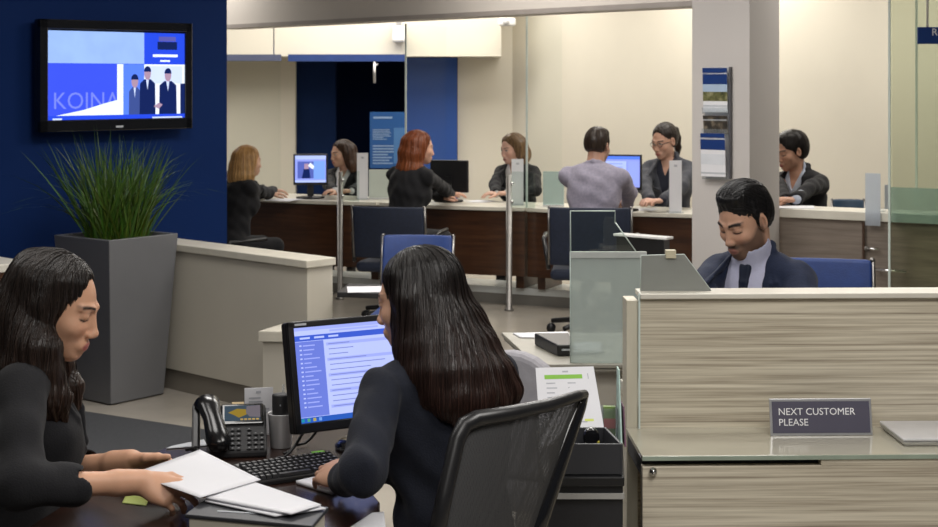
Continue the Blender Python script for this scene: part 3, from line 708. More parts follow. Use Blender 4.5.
# ================================================================ chairs
def visitor_chair(name, label, loc, yaw, fab, sc=1., wid=.46, zt=.86, group=None, arms=False, seat=.46, thick=.045):
    """four-spoke swivel chair; yaw 0 faces +y"""
    t = thing(name, label, 'chair', loc, yaw, group); t.scale = (sc, sc, sc)
    w = wid/2
    prof = [(-.245,seat+.05),(-.262,seat+.17),(-.275,(zt+seat)/2+.06),(-.300,zt)]
    m = MB(); n = 8; vs, fs = [], []; np_ = len(prof)
    for back in (0, 1):
        for y, z in prof:
            for k in range(n+1):
                x = -w+wid*k/n; vs.append((x, y+.035*(x/w)**2-thick*back, z))
    K = (n+1)*np_; ix = lambda bk, i, k: bk*K+i*(n+1)+k
    for i in range(np_-1):
        for k in range(n): fs += [(ix(0,i,k+1),ix(0,i,k),ix(0,i+1,k),ix(0,i+1,k+1)), (ix(1,i,k),ix(1,i,k+1),ix(1,i+1,k+1),ix(1,i+1,k))]
        fs += [(ix(0,i,0),ix(1,i,0),ix(1,i+1,0),ix(0,i+1,0)), (ix(1,i,n),ix(0,i,n),ix(0,i+1,n),ix(1,i+1,n))]
    for k in range(n): fs += [(ix(0,0,k),ix(0,0,k+1),ix(1,0,k+1),ix(1,0,k)), (ix(0,np_-1,k+1),ix(0,np_-1,k),ix(1,np_-1,k),ix(1,np_-1,k+1))]
    m.add(vs, fs, 0, True)
    obj('backrest', m, fab, t, .012)
    for s_ in (-1, 1):
        m = MB(); m.tube([(s_*(w+.006),y+.012,z) for y, z in prof], .008); m.ball((s_*(w+.003),prof[-1][0]+.012,zt), .010, seg=10); obj('side_rail', m, poststeel, t)
    m = MB(); m.bb((-w,-.24,seat-.05), (w,.24,seat+.02)); obj('seat', m, fab, t, .03, seg=3)
    m = MB(); m.tube([(0,0,.10),(0,0,seat-.05)], .028); obj('column', m, chrome, t)
    if arms:
        for s_ in (-1, 1):
            m = MB(); m.tube([(s_*(w+.01),-.22,seat+.02),(s_*(w+.045),-.12,seat+.20),(s_*(w+.045),.16,seat+.205)], [.014,.016,.018], flat=((0,0,1),.7)); obj('armrest', m, blackpl, t)
    m = MB()
    for k in range(5):
        a = k*2*PI/5+.3; m.tube([(0,0,.11),(.27*math.cos(a),.27*math.sin(a),.075)], [.024,.015])
    obj('base', m, blackpl if arms else alu, t)
    for k in range(5):
        a = k*2*PI/5+.3; m = MB(); c = Vector((.275*math.cos(a),.275*math.sin(a),.03)); m.lathe([(.030,-.02),(.030,.02)], c, 14, R=Matrix.Rotation(PI/2,3,'X')@Matrix.Rotation(0,3,'Z')); obj('caster', m, blackpl, t)
    return t
visitor_chair('visitor_chair', 'blue leather visitor chair at the low dark table behind the woman in navy', (PX(407,7.42),7.72,0), PI-.12, bluefab, 1., .37, .80, seat=.43)
visitor_chair('visitor_chair', 'blue leather chair behind the man in the navy suit', (1.165,5.12,0), PI-.15, bluefab, 1., .47, .985)
visitor_chair('visitor_chair', 'empty dark teal chair behind the reception counter, only its top showing', (PX(851,10.15),9.95,0), PI, tealfab, 1., .21, PZ(199.5,10.25), thick=.06)

# ================================================================ low table behind the monitor
t = thing('side_table', 'low dark side table holding a white paper, behind the lit monitor', 'table')
zt_ = .615; a, b = P(337,291,7.18), P(455,293,7.05)
m = MB(); m.prism([a[:2],b[:2],(b.x+.05,b.y+.30),(a.x+.03,a.y+.30)], zt_-.025, zt_); obj('top', m, blackmat, t, .003)
m = MB(); m.bb((-.36,7.22,.015), (-.30,7.30,zt_-.025)); obj('column', m, blackpl, t); m = MB(); m.bb((-.5,7.1,0), (-.15,7.4,.015)); obj('foot', m, blackpl, t)
o = obj('paper_sheet', MB().bb((-.12,-.1,0), (.12,.1,.003)), paper); o.location = (PX(372,7.25),7.26,zt_+.0005); o.rotation_euler = (0,0,.1); tag(o, 'white paper on the low dark side table', 'paper')

# ================================================================ the advisers' desk
ZD = .73
deskpoly = [(-.93,2.80),(-.80,3.50),(-.745,3.675),(-.10,4.05),(.0,3.87),(-.09,3.66),(-.25,3.40),(-.19,3.20),(-.19,2.80)]
t = thing('office_desk', 'dark brown office desk shared by the two women in front', 'desk')
m = MB(); m.prism(deskpoly, ZD-.035, ZD); obj('top', m, desktop, t, .004)
m = MB(); m.prism([(-.70,3.63),(-.42,3.79),(-.40,3.755),(-.68,3.595)], .02, ZD-.035); obj('modesty_panel', m, desktop, t)
for x, y in ((-.26,2.86),(-.86,2.86),(-.12,3.98)): m = MB(); m.box((x,y,(ZD-.035)/2), (.05,.05,ZD-.035)); obj('leg', m, desktop, t)

# ---- monitor
eM = Vector((.866,.5,0)); nM = Vector((.5,-.866,0)); tilt = math.radians(12)
upM = Vector((0,0,1))*math.cos(tilt)-nM*math.sin(tilt); nT = nM*math.cos(tilt)+ez*math.sin(tilt)
tl = P(286.5,322.5,3.57); W_, Hh = .405, .262
cM = tl+eM*W_/2-upM*Hh/2
t = thing('computer_monitor', 'black desk monitor with a lit blue page in front of the woman in navy', 'monitor', (cM.x,cM.y,ZD))
off = Vector((0,0,cM.z-ZD)); R = Matrix((eM, -nT, upM)).transposed()
m = MB(); m.box(off-nT*.022, (W_,.035,Hh), R); m.box(off-nT*.045, (W_*.6,.03,Hh*.6), R, 0); obj('casing', m, blackpl, t, .006)
m = MB(); bw = .0155
for s_ in (-1,1): m.box(off+eM*s_*(W_/2-bw/2)-nT*.0, (bw,.014,Hh), R)
m.box(off+upM*(Hh/2-bw/2), (W_,.014,bw), R); m.box(off-upM*(Hh/2-bw*.75), (W_,.014,bw*1.5), R); obj('bezel', m, blackpl, t, .003)
sc_ = Screen(frame_M(off-nT*.003+upM*bw*.25, eM, upM), W_-2*bw, Hh-2.5*bw)
u1, u2, u3, u4, u5 = em('page pale', (.48,.55,.98), .92), em('page lavender', (.36,.42,.93), .9), em('page blue', (.05,.11,.62), .9), em('side bar blue', (.16,.22,.74), .85), em('page text', (.22,.26,.70), .8)
sc_.rect(0,0,1,1,u1); sc_.rect(0,.965,1,1,u2); sc_.rect(0,.93,1,.962,u1); sc_.rect(0,.855,1,.915,u3); sc_.rect(0,.06,.205,.85,u4); sc_.rect(.205,.06,.93,.85,u1); sc_.rect(.93,.06,1,.85,u2); sc_.rect(0,0,1,.055,em('task bar', (.03,.12,.55), .8))
for i in range(4): sc_.rect(.01+.04*i,.012,.03+.04*i,.045,em(('icon teal','icon green','icon amber','icon sky')[i], ((.02,.3,.4),(.1,.4,.2),(.5,.4,.1),(.2,.4,.9))[i], .8))
r_ = random.Random(9)
for i in range(15): sc_.rect(.035,.80-i*.046,.05,.815-i*.046,u1); sc_.rect(.06,.80-i*.046,.06+r_.uniform(.05,.12),.812-i*.046,u2)
for i in range(13):
    y = .80-i*.055
    if i % 3 == 0: sc_.rect(.22,y-.012,.91,y+.02,u2)
    sc_.rect(.235,y,.235+r_.uniform(.1,.42),y+.009,u5)
    if i in (6,7,8): sc_.rect(.62,y,.70,y+.01,u5)
for i in range(3): sc_.rect(.04+.1*i,.875,.11+.1*i,.895,u1)
sc_.rect(.25,.935,.6,.955,u2); sc_.make('screen', t)
m = MB(); text_mb('LG', .0125, frame_M(off-upM*(Hh/2-.009)+eM*.035+nT*.0075, eM, upM), m); m.lathe([(.006,0),(.006,.0006)], off-upM*(Hh/2-.0135)+eM*.027+nT*.0072, 16, R=R@Matrix.Rotation(PI/2,3,'X')); obj('maker_mark', m, pm('logo grey',(.55,.55,.57),.5), t)
m = MB(); m.box(off+upM*(Hh/2-.008)-eM*(W_/2-.032)+nT*.0072, (.030,.0006,.005), R); obj('model_mark', m, papergrey, t)
bs = Vector((.035,.03,0))-nM*.035
m = MB(); m.tube([bs+Vector((0,0,.012)), bs+nM*-.02+Vector((0,0,.11)), off-nT*.04], [.035,.03,.028], flat=(nM,.45)); obj('neck', m, blackpl, t)
m = MB(); m.lathe([(.115,0),(.117,.006),(.105,.016),(.03,.022)], bs+nM*.03, 32); obj('foot', m, blackgl, t)
m = MB(); m.slab([bs+nM*.055+eM*-.035+Vector((0,0,.0225)), bs+nM*.055+eM*.035+Vector((0,0,.0225)), bs+nM*.0+eM*.035+Vector((0,0,.085)), bs+nM*.0+eM*-.035+Vector((0,0,.085))], nM+ez, .006); obj('stand_plate', m, steel, t)
for i, (q0, q1, q2) in enumerate([((-.10,.05),(-.16,.02),(-.23,.02)), ((-.06,.06),(-.13,.09),(-.20,.05)), ((.0,.09),(-.06,.12),(-.14,.11))]):
    m = MB(); pts = []
    for k in range(13):
        f = k/12; x = (1-f)**2*q0[0]+2*f*(1-f)*q1[0]+f*f*q2[0]; y = (1-f)**2*q0[1]+2*f*(1-f)*q1[1]+f*f*q2[1]; pts.append(eM*x-nM*y+ez*(.006+.07*(1-f)*math.sin(PI*min(1,f*1.2))+(.05+.02*i)*(1-f)**2))
    m.tube(pts, .0035, 8); obj('cable', m, blackpl, t)

# ---- keyboard
kc = Vector((-.405,3.425,ZD))
eK = Vector((.866,.5,0)); nK = Vector((.297,-.955,0)); t = thing('keyboard', 'black computer keyboard with a small green sticker, before the lit monitor', 'keyboard', kc, math.atan2(eK.y,eK.x)); t.scale = (.86,.90,1)
m = MB(); m.add([(-.135,-.072,0),(.135,-.072,0),(.135,.072,0),(-.135,.072,0),(-.135,-.072,.012),(.135,-.072,.012),(.135,.072,.024),(-.135,.072,.024)], [(3,2,1,0),(4,5,6,7),(0,1,5,4),(1,2,6,5),(2,3,7,6),(3,0,4,7)]); obj('body', m, blackpl, t, .004)
m = MB(); ml = MB()
for r0 in range(6):
    for c0_ in range(16):
        x = -.124+.0165*c0_+(.003 if r0 % 2 else 0); y = -.058+.0205*r0; z = .012+(y+.072)/.144*.012
        if r0 == 0 and 4 <= c0_ <= 9:
            if c0_ == 4: m.box((x+.041,y,z+.004), (.096,.015,.007), None, 0, .9)
            continue
        m.box((x,y,z+.004), (.0140,.0165,.008), None, 0, .8); ml.bb((x-.003,y-.001,z+.0081), (x+.002,y+.005,z+.0084))
obj('keys', m, blackmat, t); obj('key_legends', ml, pm('key print', (.22,.22,.23), .6), t, kind='stuff')
m = MB(); m.box((.108,.066,.0255), (.036,.013,.004)); obj('sticker', m, pm('lime sticker', (.20,.62,.05), .5), t)

# ---- telephone
pc = P(236,448,3.62); pc.z = ZD; yawp = .16
t = thing('desk_telephone', 'black desk telephone with colour display beside the metal cup', 'telephone', pc, yawp); t.scale = (.86,.95,.74)
# body: sloped wedge facing the user (towards -y)
def wedge(x0, x1, y0, y1, z0f, z0b, m): return m.add([(x0,y0,0),(x1,y0,0),(x1,y1,0),(x0,y1,0),(x0,y0,z0f),(x1,y0,z0f),(x1,y1,z0b),(x0,y1,z0b)], [(3,2,1,0),(4,5,6,7),(0,1,5,4),(1,2,6,5),(2,3,7,6),(3,0,4,7)])
m = MB(); wedge(-.08,.085,-.055,.06,.022,.142,m); obj('body', m, blackmat, t, .006)
sl_ = Vector((0,.115,.12)).normalized(); un = Vector((0,-.12,.115)).normalized(); o0 = Vector((.018,-.055,.022))
def face(x, d): return o0+Vector((x,0,0))+sl_*d
Rf = Matrix((Vector((1,0,0)), sl_, un)).transposed()
m = MB(); m.box(face(0,.128)+un*.004, (.118,.072,.010), Rf); obj('display_frame', m, blackgl, t, .004)
ds = Screen(frame_M(face(0,.129)+un*.0092, (1,0,0), sl_), .100, .054); dg1, dg2, dg3, dg4 = em('phone dusk', (.05,.075,.10), .8), em('phone amber', (.30,.20,.03), .8), em('phone violet grey', (.16,.14,.16), .8), em('phone tab', (.45,.30,.10), .8)
ds.rect(0,0,1,1,dg1); ds.poly([(.1,.55),(.35,.8),(.6,.75),(.62,.4),(.4,.2),(.25,.4)], dg2); ds.poly([(.62,.95),(1,1),(1,.2),(.7,.25),(.6,.5)], dg3)
for i in range(5): ds.rect(.44+.11*i,.03,.52+.11*i,.14,dg4)
ds.make('display', t)
m = MB(); m.box(face(-.012,.168)+un*.002, (.034,.008,.006), Rf); obj('badge', m, pm('straw badge', (.55,.42,.22), .5), t)
kx = [-.045,-.028,-.011,.018,.036,.053]
for r0 in range(5):
    for i, x in enumerate(kx):
        if (r0 == 0 and i > 3): continue
        m = MB(); m.box(face(x,.074-r0*.0165)+un*.0045, (.0115,.0092,.0055), Rf, 0); m.box(face(x,.0745-r0*.0165)+un*.0075, (.005,.003,.0004), Rf, 1); obj('key', m, [blackmat, pm('key print', (.22,.22,.23), .6)], t)
# handset lying along the left side
hs = [(-.080,-.058,.060),(-.080,-.045,.082),(-.080,.0,.118),(-.080,.045,.160),(-.080,.066,.168)]
m = MB(); m.tube([(-.042,-.074,.030),(-.046,-.064,.054),(-.054,-.040,.082),(-.064,-.004,.116),(-.074,.030,.142),(-.082,.052,.152),(-.088,.070,.146)], [.018,.028,.025,.022,.025,.030,.021], 16, flat=((1,0,0),1.25)); obj('handset', m, pm('handset black', (.006,.006,.007), .22), t)
m = MB(); wedge(-.122,-.100,-.05,.06,.03,.155,m); obj('cradle', m, blackpl, t, .006)
pts = []
for k in range(90):
    a = k/90; pts.append((-.105-.03*math.sin(PI*a)+.004*math.cos(k*1.3), -.06+.10*a, .012+.004*math.sin(k*1.3)+.03*(1-a)*(1-a)))
m = MB(); m.tube(pts, .002, 6); obj('cord', m, blackpl, t)

# ---- card, metal cup, black canister, pen
p = P(259,407,3.80); p.z = ZD; t = thing('card_stand', 'white printed card standing behind the desk telephone', 'card', p, .18)
m = MB(); m.add([(-.036,0,0),(.036,0,0),(.036,.012,.118),(-.036,.012,.118),(-.036,.002,0),(.036,.002,0),(.036,.014,.118),(-.036,.014,.118)], [(0,1,2,3),(7,6,5,4),(1,0,4,5),(2,1,5,6),(3,2,6,7),(0,3,7,4)]); obj('card', m, paper, t)
m = MB(); lines(m, frame_M((0,.0055,.06),(1,0,0),(0,.1,1)), .07,.118, 1,.40,.62,.88,.93,0,1.); lines(m, frame_M((0,.0055,.06),(1,0,0),(0,.1,1)), .07,.118, 6,.14,.9,.35,.82,0,.4); obj('print', m, ink, t, kind='stuff')
m = MB(); m.bb((-.03,.0,0),(.03,.05,.004)); obj('base', m, acrylic, t)
p = P(281,450,3.68); p.z = ZD; t = thing('metal_cup', 'brushed metal pen cup between the telephone and the monitor', 'cup', p)
m = MB(); m.lathe([(.024,0),(.026,.002),(.032,.082),(.0325,.084),(.0305,.084),(.0302,.08),(.024,.006),(0,.005)], (0,0,0), 32); obj('cup', m, pm('satin cup metal', (.74,.74,.75), .34, .30, var=.15, nscale=30, stretch=(1,1,.1)), t)
t = thing('black_canister', 'matt black canister standing in the metal cup', 'canister', p+Vector((0,-.003,.02)))
m = MB(); m.lathe([(.0205,0),(.0215,.03),(.0215,.108),(.0205,.110),(0,.110)], (0,0,0), 28); obj('body', m, blackmat, t); m = MB(); m.bb((.0,-.0222,.085),(.003,-.0212,.089)); obj('mark', m, papergrey, t)
t = thing('glass_tube', 'small clear glass tube behind the black canister', 'tube', p+Vector((.003,.0222,.032)))
m = MB(); m.lathe([(.0034,0),(.0034,.116)], (0,0,0), 14); obj('tube', m, acrylic, t)
t = thing('drinking_straw', 'bent dark straw sticking up from the metal cup', 'straw', p+Vector((.0135,.0182,.032)))
m = MB(); m.tube([(0,0,0),(.002,.0,.10),(.006,0,.128),(.014,0,.142)], .0026, 10); obj('tube', m, pm('bronze straw', (.10,.07,.06), .35, .4), t)

# ---- papers, folder, pads
def quad_sheet(name, pts, label, thick=.0015, mat=paper, cat='paper', curl=0., z=None):
    """a sheet from its four corners (on the desk unless z given), subdivided so it can bow"""
    p4 = []
    for q in pts: p4.append(Vector(q))
    n = 10; m = MB(); top, bot = [], []
    for i in range(n+1):
        for j in range(n+1):
            a, b = i/n, j/n; p = p4[0]*(1-a)*(1-b)+p4[1]*a*(1-b)+p4[2]*a*b+p4[3]*(1-a)*b+ez*(curl*math.sin(PI*a)*math.sin(PI*b)); top.append(p+ez*thick); bot.append(p)
    k = (n+1)**2; fs = []
    for i in range(n):
        for j in range(n):
            a, b, c, d = i*(n+1)+j, (i+1)*(n+1)+j, (i+1)*(n+1)+j+1, i*(n+1)+j+1; fs += [(a,b,c,d), (k+d,k+c,k+b,k+a)]
    edge = [i*(n+1) for i in range(n)]+[n*(n+1)+j for j in range(n)]+[(n-i)*(n+1)+n for i in range(n)]+[n-j for j in range(n)]
    for i in range(len(edge)): a, b = edge[i], edge[(i+1) % len(edge)]; fs.append((b,a,k+a,k+b))
    m.add(top+bot, fs, 0, True)
    o = obj(name, m, mat); tag(o, label, cat, 'papers on the front desks' if name == 'paper_sheet' else None); return o
def D(u, v, z): Y = PY(v, z); return (PX(u, Y), Y, z)
# box with the folder on it, then the stack and the held sheet
bx = thing('document_box', 'cream box file under the black folder at the front of the desk', 'box')
zb = ZD+.055
f0, f1, f2, f3 = D(189,516,zb), D(309,527,zb), D(325,509,zb), D(214,497,zb)
m = MB(); m.prism([Vector(f0)[:2],Vector(f1)[:2],Vector(f2)[:2],Vector(f3)[:2]], ZD, zb-.004); obj('body', m, pm('cream card', (.62,.58,.47), .6), bx, .002)
m = MB(); e1 = Vector(f1)-Vector(f0); q = Vector(f0)+e1*.97; m.slab([Vector(f1)+ez*-.01+Vector((.001,-.002,0)), Vector(f1)+Vector((.001,-.002,-.045)), Vector(f1)-e1*.08+Vector((.0,-.0015,-.045)), Vector(f1)-e1*.08+Vector((0,-.0015,-.01))], (0,-1,0), .002); obj('label_holder', m, blackpl, bx)
def grow(ps, f=1.05):
    c = sum((Vector(p) for p in ps), Vector())/4; return [tuple(c+(Vector(p)-c)*f) for p in ps]
fo = thing('folder', 'black glossy folder under the white papers at the front of the desk', 'folder')
g = grow([f0,f1,f2,f3], 1.06); m = MB(); m.prism([q[:2] for q in g], zb-.0035, zb+.004); obj('cover', m, charcoal, fo, .002)
m = MB(); a, b = Vector(D(217,511.5,zb+.0045)), Vector(D(270,514.5,zb+.0045)); m.slab([a,b,b+Vector((0,.006,0)),a+Vector((0,.006,0))], ez, .001); obj('label_strip', m, papergrey, fo)
z2 = zb+.012
quad_sheet('paper_stack', [D(206,499,z2), D(291,515,z2), D(321,506,z2), D(238,478,z2)], 'fanned white papers lying on the black folder', .0035)
quad_sheet('paper_sheet', [D(205,502,z2-.0055), D(275,517,z2-.0055), D(326,509.5,z2-.0055), D(238,484,z2-.0055)], 'lower white sheet between the fanned papers and the black folder', .003)
zh = ZD+.085
zh = .808
held = quad_sheet('paper_sheet', [D(132,474,zh), D(200,498,zh-.004), D(261,480,zh-.006), D(200,450,zh)], 'white printed sheet held in both hands of the woman at left', .0012, paper, 'paper', .004)
zn = ZD+.001
pad = quad_sheet('notepad', [D(296,484,zn), D(332,495,zn), D(356,485,zn), D(328,477,zn)], 'white notepad under the hands of the woman in navy', .008, paper, 'notepad')
quad_sheet('paper_sheet', [D(345,531,zn), D(386,531,zn), D(384,512,zn), D(372,513,zn)], 'white sheet on the desk below the elbow of the woman in navy', .001)
quad_sheet('paper_sheet', [D(166,449,zn), D(207,446,zn), D(204,440,zn), D(172,446.5,zn)], 'grey sheet at the far edge of the desk beside the telephone', .002, papergrey)
o = quad_sheet('sticky_note', [D(122,503,zn), D(146,506,zn), D(150,497,zn), D(126,495,zn)], 'yellow green slip on the desk under the papers of the woman at left', .001, pm('lime slip', (.50,.58,.16), .6), 'note')

# ================================================================ mesh office chair (seen from behind)
meshm, nt, out = _nt('chair mesh'); N = nt.nodes; L = nt.links
tr = N.new('ShaderNodeBsdfTransparent'); df = N.new('ShaderNodeBsdfPrincipled'); df.inputs['Base Color'].default_value = (.035,.035,.036,1); df.inputs['Roughness'].default_value = .6
tc = N.new('ShaderNodeTexCoord'); vo = N.new('ShaderNodeTexVoronoi'); vo.inputs['Scale'].default_value = 330; vo.inputs['Randomness'].default_value = .25
mr = N.new('ShaderNodeMapRange'); mr.inputs['From Min'].default_value = .12; mr.inputs['From Max'].default_value = .40; mr.inputs['To Min'].default_value = .55; mr.inputs['To Max'].default_value = 1.
mx = N.new('ShaderNodeMixShader'); L.new(tc.outputs['Object'], vo.inputs['Vector']); L.new(vo.outputs['Distance'], mr.inputs['Value']); L.new(mr.outputs['Result'], mx.inputs['Fac'])
L.new(tr.outputs['BSDF'], mx.inputs[1]); L.new(df.outputs['BSDF'], mx.inputs[2]); L.new(mx.outputs['Shader'], out.inputs['Surface'])
zc_ = .93
TLc = P(463,421.5,3.06); TRc = P(584,397,3.29); BLc = P(436,540,2.98); BRc = P(541,540,3.22)
t = thing('office_chair', 'black mesh-backed office chair in which the woman in navy sits', 'chair', (.03,3.25,0))
ob_ = Vector((.03,3.25,0)); bn = Vector(((TRc-TLc).y, -(TRc-TLc).x, 0)).normalized()   # points back, to the camera
def bp(a, b, bow=.03):
    p = TLc*(1-a)*(1-b)+TRc*a*(1-b)+BRc*a*b+BLc*(1-a)*b
    return p+bn*(bow*(1-(2*a-1)**2))-ob_
m = MB(); n = 14; vs = [bp(i/n, j/n) for j in range(n+1) for i in range(n+1)]
m.add(vs, [(j*(n+1)+i, j*(n+1)+i+1, (j+1)*(n+1)+i+1, (j+1)*(n+1)+i) for j in range(n) for i in range(n)], 0, True); obj('mesh_back', m, meshm, t)
m = MB()
m.tube([bp(0,1.25), bp(-.01,.6), bp(-.01,.15), bp(.015,.03), bp(.08,-.01), bp(.3,-.02), bp(.6,-.025), bp(.9,-.03), bp(1.0,-.02)], [.018,.017,.017,.018,.018,.016,.014,.012,.010], 14)
obj('back_frame', m, blackpl, t)
m = MB(); m.tube([bp(1.0,-.02), bp(.985,.06), bp(.96,.2), bp(.93,.5), bp(.90,.8), bp(.86,1.25)], [.011,.016,.019,.021,.022,.022], 12, flat=(bn,.7)); obj('upright', m, blackgl, t)
m = MB(); m.tube([bp(.1,1.2), bp(.9,1.2)], .02, 12); obj('lower_bar', m, blackpl, t)
fw = -bn
m = MB(); c = Vector((0,0,.35))+fw*.06; sdv = Vector((-fw.y, fw.x, 0)); Rc = Matrix((sdv, fw, ez)).transposed(); m.box(c, (.46,.44,.07), Rc); obj('seat', m, blackmat, t, .03, seg=3)
m = MB(); m.tube([(0,0,.1),(0,0,.32)], .028); obj('column', m, blackpl, t)
m = MB(); m.tube([bp(.5,1.2), Vector((0,0,.31))-fw*.2, Vector((0,0,.31))], .02); obj('back_arm', m, blackpl, t)
m = MB()
for k in range(5): a = k*2*PI/5; m.tube([(0,0,.11),(.21*math.cos(a),.21*math.sin(a),.07)], [.024,.016])
obj('base', m, blackpl, t)
for k in range(5):
    a = k*2*PI/5; m = MB(); m.lathe([(.03,-.02),(.03,.02)], (.212*math.cos(a),.212*math.sin(a),.031), 14, R=Matrix.Rotation(PI/2,3,'X')); obj('caster', m, blackpl, t)

# grey rounded chair beyond her shoulder
t = thing('upholstered_chair', 'pale grey upholstered chair half hidden behind the long dark hair', 'chair', (.125,4.28,0), -.35)
greyf = pm('pale lilac grey fabric', (.36,.35,.38), .8, var=.06, nscale=30, bump=.1, bscale=200)
m = MB(); zt0 = 1.63-(352-80)*4.25/F
prof = []
for k in range(15):
    a = PI*k/14; prof.append((.16*math.cos(a)*-1, .0, zt0-.16+.16*math.sin(a)))
m.slab([(-.16,0,.5)]+[(x,0,z) for x, y, z in prof]+[(.16,0,.5)], (0,1,0), .06); obj('backrest', m, greyf, t, .02, seg=3)
m = MB(); m.bb((-.18,-.03,.40), (.18,.33,.50)); obj('seat', m, greyf, t, .03, seg=3)
for x, y in ((-.15,0),(.15,0),(-.15,.30),(.15,.30)): m = MB(); m.tube([(x,y,0),(x,y,.40)], .016); obj('leg', m, steel, t)

# ================================================================ side cabinet with tray, leaflet and holders
ZC = .72
t = thing('side_cabinet', 'low black cabinet with a pale edge strip beside the laminate counter', 'cabinet')
yf = PY(477,ZC); xr = PX(624.5,yf)
cabp = lambda d: [(.17+d,yf+d),(xr-d*.2,yf+d),(.404-d*.2,3.96),(.17+d,3.96)]
m = MB(); m.prism(cabp(0), ZC-.022, ZC); obj('top', m, blackpl, t, .003)
m = MB(); m.prism(cabp(.012), ZC-.040, ZC-.022); m2 = m; obj('shadow_gap', m, blackmat, t)
m = MB(); m.bb((.172,yf+.004,ZC-.052), (xr,yf+.02,ZC-.040)); obj('edge_strip', m, pm('strip grey', (.36,.35,.33), .4), t)
m = MB(); m.prism(cabp(.012), 0, ZC-.040); obj('body', m, blackmat, t)
t = thing('desk_tray', 'open black tray on the low black cabinet', 'tray')
zr = ZC+.074
A_, B_, C_, D_ = Vector(D(550,446,zr)), Vector(D(624,445,zr)), Vector(D(606,427,zr)), Vector(D(566,427,zr))
A_.y = B_.y = yf+.008; B_.x = xr-.003
m = MB()
def wallseg(a, b, th=.006):
    dr = (b-a).normalized(); n_ = Vector((-dr.y,dr.x,0))*th; m.prism([a[:2],b[:2],(b+n_)[:2],(a+n_)[:2]], ZC+.001, zr)
for a, b in ((A_,B_),(B_,C_),(C_,D_),(D_,A_)): wallseg(a, b)
m.prism([A_[:2],B_[:2],C_[:2],D_[:2]], ZC+.0005, ZC+.006); obj('body', m, charcoal, t, .0015)
t = thing('tape_dispenser', 'small black dispenser with a yellow spot in the black tray', 'dispenser', (PX(588,3.56),3.575,ZC+.0065)); t.scale = (.72,.8,.85)
m = MB(); m.bb((-.035,-.02,0),(.03,.02,.03)); m.lathe([(.026,-.016),(.028,0),(.026,.016)], (.012,0,.062), 20, R=Matrix.Rotation(PI/2,3,'X')); obj('body', m, blackgl, t, .004); m = MB(); m.ball((.034,-.012,.050), .006, seg=10); obj('tape', m, pm('yellow tape', (.38,.32,.03), .5), t)
# leaning leaflet with green heading
t = thing('leaflet', 'white leaflet with a green heading leaning on a stand by the tray', 'leaflet')
a, b, c, d_ = P(541,452,3.72), P(607,452,3.72), P(593.5,366.5,3.86), P(535.5,368,3.86)
shift = ZC+.003-a.z
pl4 = [q+ez*shift*0 for q in (a,b,c,d_)]; pl4[0].z = pl4[1].z = ZC+.003
m = MB(); nL = (pl4[1]-pl4[0]).cross(pl4[3]-pl4[0]).normalized(); m.slab(pl4, nL, .002); obj('sheet', m, paper, t)
def lq(x, y): return pl4[0]*(1-x)*(1-y)+pl4[1]*x*(1-y)+pl4[2]*x*y+pl4[3]*(1-x)*y-nL*(-.0014)
def lrect(m, x0, y0, x1, y1, mi=0): m.add([lq(x0,y0),lq(x1,y0),lq(x1,y1),lq(x0,y1)], [(0,1,2,3)], mi)
m = MB(); lrect(m,.14,.845,.78,.90); obj('heading_band', m, pm('leaf green', (.20,.46,.04), .5), t)
m = MB(); r_ = random.Random(4)
lrect(m,.45,.93,.55,.95)
for i in range(9):
    y = .79-i*.062; lrect(m,.16,y-.008,.16+r_.uniform(.12,.26),y+.008)
    if i != 4: lrect(m,.52,y-.008,.52+r_.uniform(.12,.26),y+.008)
lrect(m,.16,.49,.42,.515); lrect(m,.87,.84,.885,.91); obj('printed_text', m, ink, t, kind='stuff')
m = MB(); lrect(m,.72,.30,.86,.33); obj('highlight_mark', m, pm('pale lime', (.55,.62,.12), .5), t)
m = MB(); m.slab([pl4[0]+Vector((.03,.004,0)),pl4[1]+Vector((-.03,.004,0)),pl4[1]+Vector((-.03,.10,0)),pl4[0]+Vector((.03,.10,0))], ez, .003)
m.slab([pl4[0]+Vector((.03,.10,0)),pl4[1]+Vector((-.03,.10,0)),(pl4[2]+pl4[1])/2+Vector((-.02,.004,0)),(pl4[3]+pl4[0])/2+Vector((.02,.004,0))], (0,1,.3), .003); obj('stand', m, acrylic, t)
